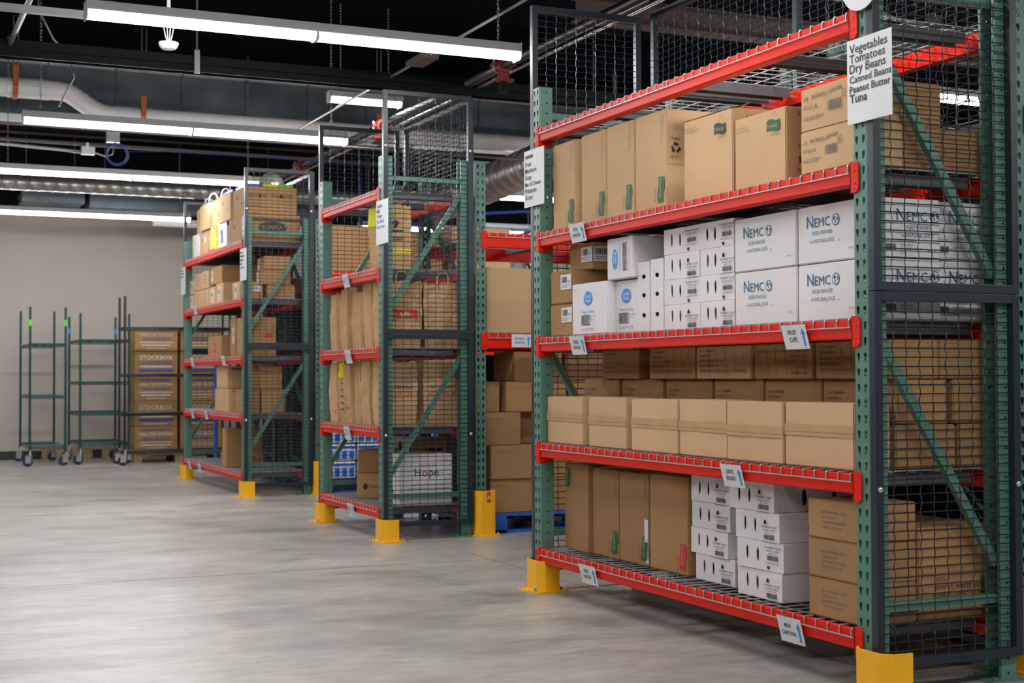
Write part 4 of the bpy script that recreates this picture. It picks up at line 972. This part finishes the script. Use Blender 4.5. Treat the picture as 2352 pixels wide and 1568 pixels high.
for k, (x0, y0, z, dx, dy, dz, lab) in enumerate(((.845, .22, .128, 1.10, .90, 1.05, 'added black shade block on a wooden pallet behind the nearest cage'), (.845, 1.52, .128, 1.10, .88, 1.05, 'added black shade block at the back of the nearest rack'),
        (.845, .22, 1.345, 1.2, .88, .50, 'added black shade block on the beam behind the nearest cage'), (.845, 1.52, 1.345, 1.2, .88, .50, 'added black shade block on the rear beam behind the nearest rack'),
        (.80, 5.50, .128, 2.2, .38, 1.06, 'added black shade block behind the cartons on the blue pallet'), (.79, 9.99, .0, .9, .94, 1.17, 'added black shade block behind the farthest end rack, on the floor'), (.79, 9.99, 1.345, .9, .94, .50, 'added black shade block behind the farthest end rack, on the beam'))):
    bm = bmesh.new(); bmesh.ops.create_cube(bm, size=1); bmesh.ops.subdivide_edges(bm, edges=list(bm.edges), cuts=7, use_grid_fill=True)  # added black blocks stand in for the darkness behind the cages
    for v in bm.verts:
        q = Vector((v.co.x*dx, v.co.y*dy, (v.co.z+.5)*dz)); n_ = noise.noise_vector(q*5+Vector((k*3, 0, 0)))*.02
        if q.z < .01: n_.z = 0
        v.co = q+n_
    me = bpy.data.meshes.new('shade_block'); bm.to_mesh(me); bm.free(); me.materials.append(shadem)
    tag(obj('shade_block', me, None, (x0+dx/2, y0+dy/2, z)), lab, 'pallet load', 'black blocks added for the darkness in the deep racks')
pallet('plain wooden pallet behind the nearest cage on the right', .80, .2, 1.15, 1.0, wood); pallet('plain wooden pallet at the back of the nearest rack', .80, 1.48, 1.2, 1.0, wood)
# light grey cage panels in the far bay
cg = mat('cage_grey', (.28, .31, .34), .45, metal=.3)
for k, x in enumerate((4.05, 5.10, 6.15)):
    t = thing('cage_panel', f'pale grey framed mesh cage panel in the far bay, {("left", "middle", "right")[k]} one', 'cage panel', (x, 13.4, 1.6), group=None)
    MB().box(0, -.04, 0, .08, 0, 1.45).box(.90, -.04, 0, .98, 0, 1.45).box(.08, -.04, 0, .90, 0, .08).box(.08, -.04, 1.37, .90, 0, 1.45).build('frame', cg, t)
    m_ = MB()
    for i in range(11): m_.tube([(.08+.068*(i+1), -.02, .08), (.08+.068*(i+1), -.02, 1.37)], .003, n=4)
    for i in range(18): m_.tube([(.08, -.02, .08+.068*(i+1)), (.90, -.02, .08+.068*(i+1))], .003, n=4)
    m_.build('wire_mesh', wirem, t, recalc=False)
    MB().box(0, -.06, -1.6, .08, .02, 0).box(.90, -.06, -1.6, .98, .02, 0).build('leg', cg, t)

# ---------------------------------------------------------------- wire carts at the back wall
def caster(parent, x, y, m=navyw, a=0):
    o = MB().disc((0, -.016, .058), .058, .032, axis='y', n=24).build('wheel', m, parent, (x, y, 0), a, bevel=.003)
    h = MB().box(-.02, -.024, .04, .05, -.019, .13).box(-.02, .019, .04, .05, .024, .13).box(-.02, -.024, .125, .055, .024, .132).disc((0, -.03, .058), .012, .06, axis='y', n=10).tube([(.03, 0, .13), (.03, 0, .19)], .012, n=8)
    h.build('fork', steel, o)
def cart(label, x0, y0, w_, d, H, levels, m, fm, posts_tape=None):
    t = thing('wire_cart', label, 'cart', (x0, y0, 0), group='wheeled wire shelving carts by the back wall')
    for i, (x, y) in enumerate(((0, 0), (w_, 0), (0, d), (w_, d))):
        p = MB().tube([(x, y, .16), (x, y, H)], .0150, n=10).build('post', m, t)
        if posts_tape and i in posts_tape: MB().tube([(x, y, H-.22), (x, y, H-.15)], .0162, n=10).build('tape_band', posts_tape[i], p)
        caster(t, x-.02, y, fm, PI/2*.2 if i % 2 else -.5)
    for z in levels:
        s = MB(); r = .0035
        for zz in (z, z-.012, z-.030):
            s.tube([(0, 0, zz), (w_, 0, zz), (w_, d, zz), (0, d, zz)], .005, n=5, closed=True)
        n = int(d/.03)
        for i in range(1, n): s.tube([(0, d*i/n, z+.003), (w_, d*i/n, z+.003)], .0022, n=4, caps=False)
        for i in range(1, 4): s.tube([(w_*i/4, 0, z-.002), (w_*i/4, d, z-.002)], r, n=4, caps=False)
        nn = int(w_/.03)
        for i in range(nn):
            for yy in (0, d): s.tube([(w_*i/nn, yy, z-.030), (w_*(i+.5)/nn, yy, z), (w_*(i+1)/nn, yy, z-.030)], .003, n=4, caps=False)
        s.build('wire_shelf', m, t, recalc=False)
    return t
cart('dark green wire cart with three shelves, leftmost by the back wall', -1.245, 13.80, .40, 1.15, 1.87, (1.44, .825, .235), teal, navyw, {0: bgreen, 1: bgreen})
cart('dark green wire cart with four shelves, between the other green cart and the black one', -.66, 13.93, .57, 1.05, 1.81, (1.495, .985, .615, .25), teal, navyw, {2: lbink, 3: lbink})
cart('tall black wire cart in front of the printed box stack', -.215, 13.45, 1.25, .40, 2.0, (1.635, 1.078, .615, .165), cblack, rubber)
HG = 'brown cartons with blue and white print stacked on the black cart'
def hp(kind):
    L = []
    if kind == 0: L = [T('FOODSHARE MARKET', .26, .245, .036, mink, al='c', sx=1.05, sp=1.001), T('HEALTHY EATING', .26, .185, .052, palep, al='c', sx=.95, sp=1.001), T('SIMPLE INGREDIENTS', .26, .135, .036, mink, al='c', sx=1.0, sp=1.001), rect(.06, .10, .40, .010, palep), rect(.08, .063, .36, .014, palep), rect(.14, .03, .24, .008, palep)]
    elif kind == 1: L = [T('STOCKBOX', .26, .20, .075, palep, al='c', sx=1.0, sp=1.001), T('HUNGER TASK FORCE', .26, .145, .036, mink, al='c', sp=1.001), rect(.07, .105, .38, .018, palep), rect(.05, .055, .42, .026, mink), rect(.1, .02, .3, .008, palep)]
    return L
t = thing('pallet', 'dark low pallet under the printed box stack', 'pallet', (-.03, 13.93, .0)); MB().box(0, 0, .09, 1.12, .62, .14).box(0, 0, 0, .1, .62, .09).box(1.02, 0, 0, 1.12, .62, .09).box(.5, 0, 0, .6, .62, .09).build('boards', wood, t)
for c in range(2):
    z = .142
    for k, kind in enumerate((0, 1, 0, 1, 0)):
        carton('cardboard_box', f'brown printed carton, {("bottom", "second", "third", "fourth", "top")[k]} of the {("left", "right")[c]} stack behind the black cart', 'box', HG, -.015+.56*c, 13.98, z, .52, .5, .30, kraft, F=hp(kind)); z += .305
for k, x in enumerate((-.96, -.22)):
    t = MB().box(0, 0, 0, .62, .04, .14).build('wood_board', wood, None, (x, 15.2, .0)); tag(t, f'short wooden board on the floor at the back wall behind the {("left", "right")[k]} green cart', 'board')
t = MB().tube([(0, 0, 0), (0, 0, 1.35)], .022, n=10).build('post', bluep2, None, (.52, 11.9, 0)); tag(t, 'blue upright post seen through the farthest rack', 'post')

# ---------------------------------------------------------------- lights under the ceiling
def link_chain(z0, z1):
    mb = MB(); z = z0; i = 0
    while z < z1:
        a = []
        for k in range(8):
            ang = 2*PI*k/8; c, s = .0065*math.cos(ang), .016*math.sin(ang)
            a.append((c, 0, z+s+.014) if i % 2 else (0, c, z+s+.014))
        mb.tube(a, .0022, n=4, closed=True); z += .025; i += 1
    return mb.mesh('chain', steel, recalc=False)
CH = link_chain(.075, ZC-2.90)
def light_meshes(Lh):
    hb = MB().prism([(-.06, .03), (-.045, .075), (.045, .075), (.06, .03), (.06, .022), (-.06, .022)], lambda u, v, w: (w, u, v), 0, Lh).mesh('housing', fit, bevel=.002)
    ln = MB(); n = 8; pr = [(-.054, .0222), (-.054, .004), (-.046, -.008), (-.03, -.013), (.03, -.013), (.046, -.008), (.054, .004), (.054, .0222)]
    halves = [(.004, Lh/2-.010), (Lh/2+.010, Lh-.004)] if Lh > 1.5 else [(.004, Lh-.004)]
    for a, b in halves: ln.prism(pr, lambda u, v, w: (w, u, v), a, b)
    lm = ln.mesh('lamp_lens', lens)
    cb = MB()
    for a in (-.004, Lh-.002): cb.prism([(-.062, .076), (.062, .076), (.062, .0), (.05, -.022), (-.05, -.022), (-.062, 0)], lambda u, v, w: (w, u, v), a, a+.006)
    if Lh > 1.5: cb.prism([(-.056, .03), (.056, .03), (.056, .0), (.047, -.016), (.03, -.022), (-.03, -.022), (-.047, -.016), (-.056, 0)], lambda u, v, w: (w, u, v), Lh/2-.009, Lh/2+.009)
    return hb, lm, cb.mesh('end_cap', fit)
LM = {2.44: light_meshes(2.44), .62: light_meshes(.62)}
def light(label, x, y, z=2.90, Lh=2.44, ch=True):
    t = thing('hanging_light', label, 'ceiling light', (x, y, z), group='linear white hanging lights in rows')
    a, b, c = LM[Lh]; obj('housing', a, t); obj('lamp_lens', b, t); obj('end_cap', c, t)
    if ch:
        for u in ((.12, Lh-.12) if Lh > 1 else (.1, Lh-.1)):
            obj('chain', CH, t, (u, 0, 0))
    return t
rows = ((-5.6, 'behind the camera'), (-2.4, 'overhead behind the viewer'), (.72, 'overhead, out of view'), (3.82, 'nearest in view'), (7.12, 'second in view'), (9.85, 'third in view'), (13.2, 'farthest in view'))
for j, (y, rn) in enumerate(rows):
    for i, x in enumerate((-5.6, -1.95, 2.60, 6.6, 10.4)):
        if j == 0 and i > 2: continue
        if i == 4 and j not in (3, 5): continue
        cn = ('far left column', 'left column over the main aisle', 'column behind the nearest racks', 'right column', 'far right column')[i]
        light(f'long white hanging light, {cn}, row {rn}', x, y)
light('short white hanging light beside the big duct, above the bag rack', .50, 7.6, 3.33, .62)

# ---------------------------------------------------------------- pipes, ducts and cables
def beamX(label, name, y, z, m, prof, x0=XL+.1, x1=XR-.1, cat='beam'):
    o = MB().prism(prof, lambda u, v, w: (w, y+u, z+v), x0, x1).build(name, m); tag(o, label, cat); return o
I_ = [(-.075, 0), (.075, 0), (.075, .008), (.006, .012), (.006, .15), (.075, .154), (.075, .162), (-.075, .162), (-.075, .154), (-.006, .15), (-.006, .012), (-.075, .008)]
beamX('black steel joist running across under the dark ceiling', 'steel_joist', 6.0, 3.115, darksteel, [(-.05, 0), (-.044, 0), (-.044, .045), (-.05, .05), (-.05, .095), (.05, .095), (.05, 0), (.056, 0), (.056, .11), (-.056, .11), (-.056, .052), (-.05, .045)])
beamX('black steel beam across the ceiling beyond the duct', 'steel_beam', 11.9, 3.6, darksteel, I_)
beamX('brown painted steel beam over the nearest rack', 'steel_beam', 4.75, 3.42, brownp, I_, x0=1.35, x1=9)
beamX('grey steel channel at the top left, ending over the nearest light', 'steel_channel', 4.6, 3.075, condm, [(-.02, 0), (.02, 0), (.02, .04), (-.02, .04)], x0=-7.5, x1=-1.80, cat='channel')
def tubeobj(label, name, pts, r, m, cat='pipe', n=14, group=None, smooth=True):
    o = MB().tube(pts, r, n=n).build(name, m, smooth=False); 
    if smooth: o.data.polygons.foreach_set('use_smooth', [len(p.vertices) == 4 for p in o.data.polygons])
    return tag(o, label, cat, group)
# white jacketed pipe with an offset
yP = 9.2; pr = .083
pp = [(-7.8, yP, 3.545), (-1.47, yP, 3.545), (-1.385, yP, 3.533), (-1.32, yP, 3.495), (-1.18, yP, 3.405), (-1.11, yP, 3.374), (-1.03, yP, 3.362), (13.8, yP, 3.362)]
o = tubeobj('thick white insulated pipe with an S-bend crossing below the duct', 'insulated_pipe', pp, pr, pvc, n=24)
for x, l in ((-1.72, .35), (-.95+.12, .32)):
    MB().tube([(x-l/2, yP, 3.545 if x < -1.5 else 3.362), (x+l/2, yP, 3.545 if x < -1.5 else 3.362)], pr+.006, n=20).build('metal_sleeve', fit, o)
for k, (x, z) in enumerate(((-1.83, 3.545), (-.75, 3.362), (1.45, 3.362), (4.0, 3.362))):
    t = thing('pipe_hanger', ('rust orange hanger on the white pipe, at the left edge', 'rust orange hanger on the white pipe, right of the bend', 'rust orange hanger on the white pipe above the bag rack', 'rust orange hanger on the white pipe behind the nearest cage')[k], 'pipe hanger', (x, yP, z), group='orange pipe hangers')
    ring = [(0, (pr+.012)*math.cos(a), (pr+.012)*math.sin(a)) for a in [2*PI*i/20 for i in range(20)]]
    mb = MB()
    for i in range(20):
        a, b = Vector(ring[i]), Vector(ring[(i+1) % 20]); mb.add([a+Vector((-.022, 0, 0)), a+Vector((.022, 0, 0)), b+Vector((.022, 0, 0)), b+Vector((-.022, 0, 0)), a*1.05+Vector((-.022, 0, 0)), a*1.05+Vector((.022, 0, 0)), b*1.05+Vector((.022, 0, 0)), b*1.05+Vector((-.022, 0, 0))], [(0,1,2,3),(7,6,5,4),(0,4,5,1),(2,6,7,3)])
    mb.box(-.022, -pr-.03, .03, .022, -pr-.012, pr+.09).build('strap', orangep, t)
    MB().tube([(-.02, -pr-.02, pr+.06), (-.02, -pr-.02, ZC-z)], .005, n=6).tube([(.02, -pr-.02, pr+.06), (.02, -pr-.02, ZC-z)], .005, n=6).build('rod', steel, t)
# big rectangular duct
d = MB().box(XL+.2, 10.0, 3.46, 13, 10.45, 3.95).build('rectangular_duct', alum); tag(d, 'big rectangular galvanised duct across the upper left behind the white pipe', 'duct')
for i in range(26):
    x = -5.2+i*.62
    MB().box(x, 9.985, 3.45, x+.02, 10.46, 3.96).build('duct_seam', alum, d)
MB().box(XL+.2, 9.99, 3.935, 13, 9.999, 3.952).build('duct_edge', alum2, d)
# lower ducts at the back
def spiral(label, pts, r, n=20):
    a, b = Vector(pts[0]), Vector(pts[-1]); L = (b-a).length; dr = (b-a)/L; s = MB(); k = 0.0; P_ = []; Rr = []
    while k < L-.15:
        P_ += [a+dr*k, a+dr*(k+.124), a+dr*(k+.127), a+dr*(k+.137)]; Rr += [r, r, r+.006, r+.006]; k += .14
    P_.append(b); Rr.append(r)
    o = MB().tube(P_, Rr, n=22).build('spiral_duct', alum2); o.data.polygons.foreach_set('use_smooth', [len(p.vertices) == 4 for p in o.data.polygons])
    return tag(o, label, 'duct')
spiral('long round spiral duct near the back wall, above the farthest light', [(-7, 12.6, 3.17), (3.5, 12.6, 3.17)], .085)
spiral('big round spiral duct rising behind the nearest rack', [(3.3, 6.6, 3.33), (2.55, 10.6, 2.86)], .19)
o = MB().box(-1.36, 13.6, 3.09, -.66, 14.1, 3.205).box(-1.3, 13.84, 3.2, -1.29, 13.85, ZC-.005).box(-.75, 13.84, 3.2, -.74, 13.85, ZC-.005).build('duct_box', alum); tag(o, 'short flat metal duct box near the back wall, left', 'duct')
o = MB().box(-.60, 13.6, 3.05, 2.4, 14.1, 3.215).box(-.4, 13.84, 3.2, -.39, 13.85, ZC-.005).box(1.6, 13.84, 3.2, 1.61, 13.85, ZC-.005).build('duct_box', alum); tag(o, 'long flat metal duct near the back wall, right of the short one', 'duct')
tubeobj('white pipe ending near the back wall above the farthest rack', 'pipe', [(.22, 14.1, 2.96), (3.0, 14.1, 2.93)], .05, pvc)
# sprinkler main with red couplings
xs, zs = 1.06, 3.2
m_ = tubeobj('black sprinkler main running towards the back, with red couplings', 'sprinkler_pipe', [(xs, -8, zs), (xs, 12.3, zs)], .034, darksteel)
tubeobj('thin grey pipe alongside the sprinkler main', 'conduit', [(xs+.09, -8, zs-.02), (xs+.09, 12.3, zs-.02)], .012, condm)
for k, y in enumerate((5.3, 7.9, 10.4)):
    t = thing('pipe_coupling', ('red pipe coupling nearest to the hanging light', 'red pipe coupling above the bag rack cage', 'red pipe coupling beyond the white pipe')[k], 'coupling', (xs, y, zs), group='red grooved couplings on the sprinkler main')
    b = MB().tube([(0, -.05, 0), (0, -.035, 0)], .056, n=14).tube([(0, -.035, 0), (0, .035, 0)], .05, n=14).tube([(0, .035, 0), (0, .05, 0)], .056, n=14).box(-.085, -.03, -.012, .085, .03, .012).tube([(0, 0, 0), (0, 0, -.10)], .042, n=14).box(-.07, -.03, -.112, .07, .03, -.09)
    b.build('clamp_body', redm, t)
    for s_ in (-1, 1): MB().tube([(s_*.07, 0, -.03), (s_*.07, 0, .035)], .009, n=6).build('bolt', steel, t)
    MB().tube([(0, 0, -.1), (0, 0, -.19)], .028, n=12).build('drop_pipe', darksteel, t)
tubeobj('thin bright conduit running to the back, ahead of the sprinkler main', 'conduit', [(.47, 3.6, zs), (.45, 9.0, zs)], .010, condm)
t = MB().box(.39, 5.15, zs-.03, .52, 5.45, zs+.0).build('junction_box', brownp); tag(t, 'small brown box on the thin bright conduit', 'junction box')
tubeobj('short bright conduit at the upper left corner', 'conduit', [(-2.13, 3.9, 3.2), (-2.14, 5.95, 3.2)], .018, condm)
tubeobj('horizontal conduit crossing below the second light row', 'conduit', [(-6, 9.0, 3.02), (-1.9, 9.0, 3.02), (-1.45, 9.0, 3.0), (-1.30, 9.0, 2.99)], .014, condm)
tubeobj('horizontal brown pipe behind the coiled blue cable', 'conduit', [(-7, 9.15, 3.115), (2.2, 9.15, 3.065)], .016, brownp)
tubeobj('thin brown pipe just below the second light row', 'conduit', [(-7, 7.7, 3.0), (4, 7.7, 2.95)], .012, brownp)
t = MB().box(-1.30, 8.95, 2.965, -1.19, 9.01, 3.03).tube([(-1.25, 8.98, 3.03), (-1.25, 8.98, 3.07)], .012, n=8).build('junction_box', fit); tag(t, 'small white junction box left of the coiled blue cable', 'junction box')
t = MB().box(-1.09, 8.95, 3.085, -.98, 9.01, 3.19).build('junction_box', condm); tag(t, 'square grey junction box above the coiled blue cable', 'junction box')
mb = MB()
for k in range(5):
    r_ = .085+.006*(k % 3); mb.tube([(-1.015+.004*k+r_*math.cos(a), 8.90+.01*k, 2.975+r_*math.sin(a)) for a in [2*PI*i/24 for i in range(24)]], .005, n=5, closed=True)
mb.tube([(-.93, 8.9, 3.0), (-.6, 8.95, 3.03), (.2, 9.0, 3.04), (1.2, 9.0, 3.03)], .004, n=5)
tag(mb.build('cable_coil', bluec, recalc=False), 'coil of bright blue cable hanging under the ceiling', 'cable')
tubeobj('curved grey cable from the white junction box to the grey one', 'cable', [(-1.19, 8.98, 2.99), (-1.1, 8.98, 2.96), (-1.04, 8.98, 2.98), (-1.02, 8.98, 3.085)], .006, condm, 'cable', n=6)
tubeobj('curved grey cable hanging at the upper left, left of the pipe bend', 'cable', [(-1.92, 6.6, ZC-.005), (-1.90, 6.6, 3.6), (-1.80, 6.6, 3.40), (-1.70, 6.6, 3.30), (-1.66, 6.6, 3.14), (-1.74, 6.6, 2.98), (-1.76, 6.6, 2.93)], .007, condm, 'cable', n=6)
# dome sensor with bundled cable
t = thing('ceiling_sensor', 'white dome sensor hanging on looped white cables behind the nearest light', 'sensor', (-1.447, 4.25, 2.875))
MB().disc((0, 0, .012), .055, .012, n=24).disc((0, 0, .012), .052, -.03, n=24, dome=True).build('dome', fit, t, smooth=False)
mb = MB()
for k in range(4):
    a = .012*(k-1.5); mb.tube([(a*.3, 0, .02), (a, 0, .06), (a*1.5, .0, .11), (a*.5, 0, .15), (a*.3, 0, .30), (a*.5, 0, ZC-2.885)], .0035, n=5)
mb.build('cable_loop', fit, t)
# strap and rods down to the joist
t = thing('beam_strap', 'grey strap and rod holding the black joist', 'strap', (-.94, 5.93, 3.10)); MB().box(-.018, -.008, 0, .018, 0, .16).build('strap', condm, t); MB().tube([(0, 0, .15), (0, 0, ZC-3.10)], .007, n=6).build('rod', condm, t)
for k, x in enumerate((3.3, 4.6)):
    tubeobj(f'bundle of blue cables sagging behind the nearest rack, {("upper", "lower")[k]}', 'cable', [(x-1.25, 11.6, ZC-.01), (x-1.2, 11.6, 2.75-.05*k), (x-.6, 11.5, 2.78-.08*k), (x, 11.3, 2.9-.05*k), (x+1.5, 11.0, 3.0)], .02, bluec, 'cable', n=8)
tubeobj('white conduit above the nearest cage', 'conduit', [(1.5, 3.4, 3.36), (2.6, 3.4, 3.36), (2.9, 3.4, 3.28), (3.2, 3.4, 3.25), (6, 3.4, 3.25)], .016, condm)
t = thing('ceiling_sensor', 'small white dome sensor above the nearest cage', 'sensor', (3.05, 3.2, 3.14)); MB().disc((0, 0, .012), .07, .012, n=24).disc((0, 0, .012), .066, -.035, n=24, dome=True).build('dome', fit, t); MB().box(-.03, -.03, .02, .03, .03, .12).build('mount', brownp, t)

# caster just entering the frame at the left
t = thing('dolly', 'low black dolly, only a wheel peeking in at the left frame edge', 'dolly', (-2.232, 9.62, 0))
MB().disc((0, -.015, .055), .055, .03, axis='y', n=20).build('wheel', rubber, t, bevel=.003)
MB().box(-.03, -.022, .05, .02, -.018, .13).box(-.03, .018, .05, .02, .022, .13).box(-.03, -.022, .128, .02, .022, .134).build('fork', steel, t)
MB().box(-.60, -.25, .134, .03, .25, .150).build('deck', cblack, t)
for dx_, dy_ in ((-.55, .2), (-.55, -.2), (0, .2)): MB().disc((dx_, dy_-.015, .055), .055, .03, axis='y', n=20).box(dx_-.02, dy_-.02, .06, dx_+.02, dy_+.02, .134).build('wheel', rubber, t)
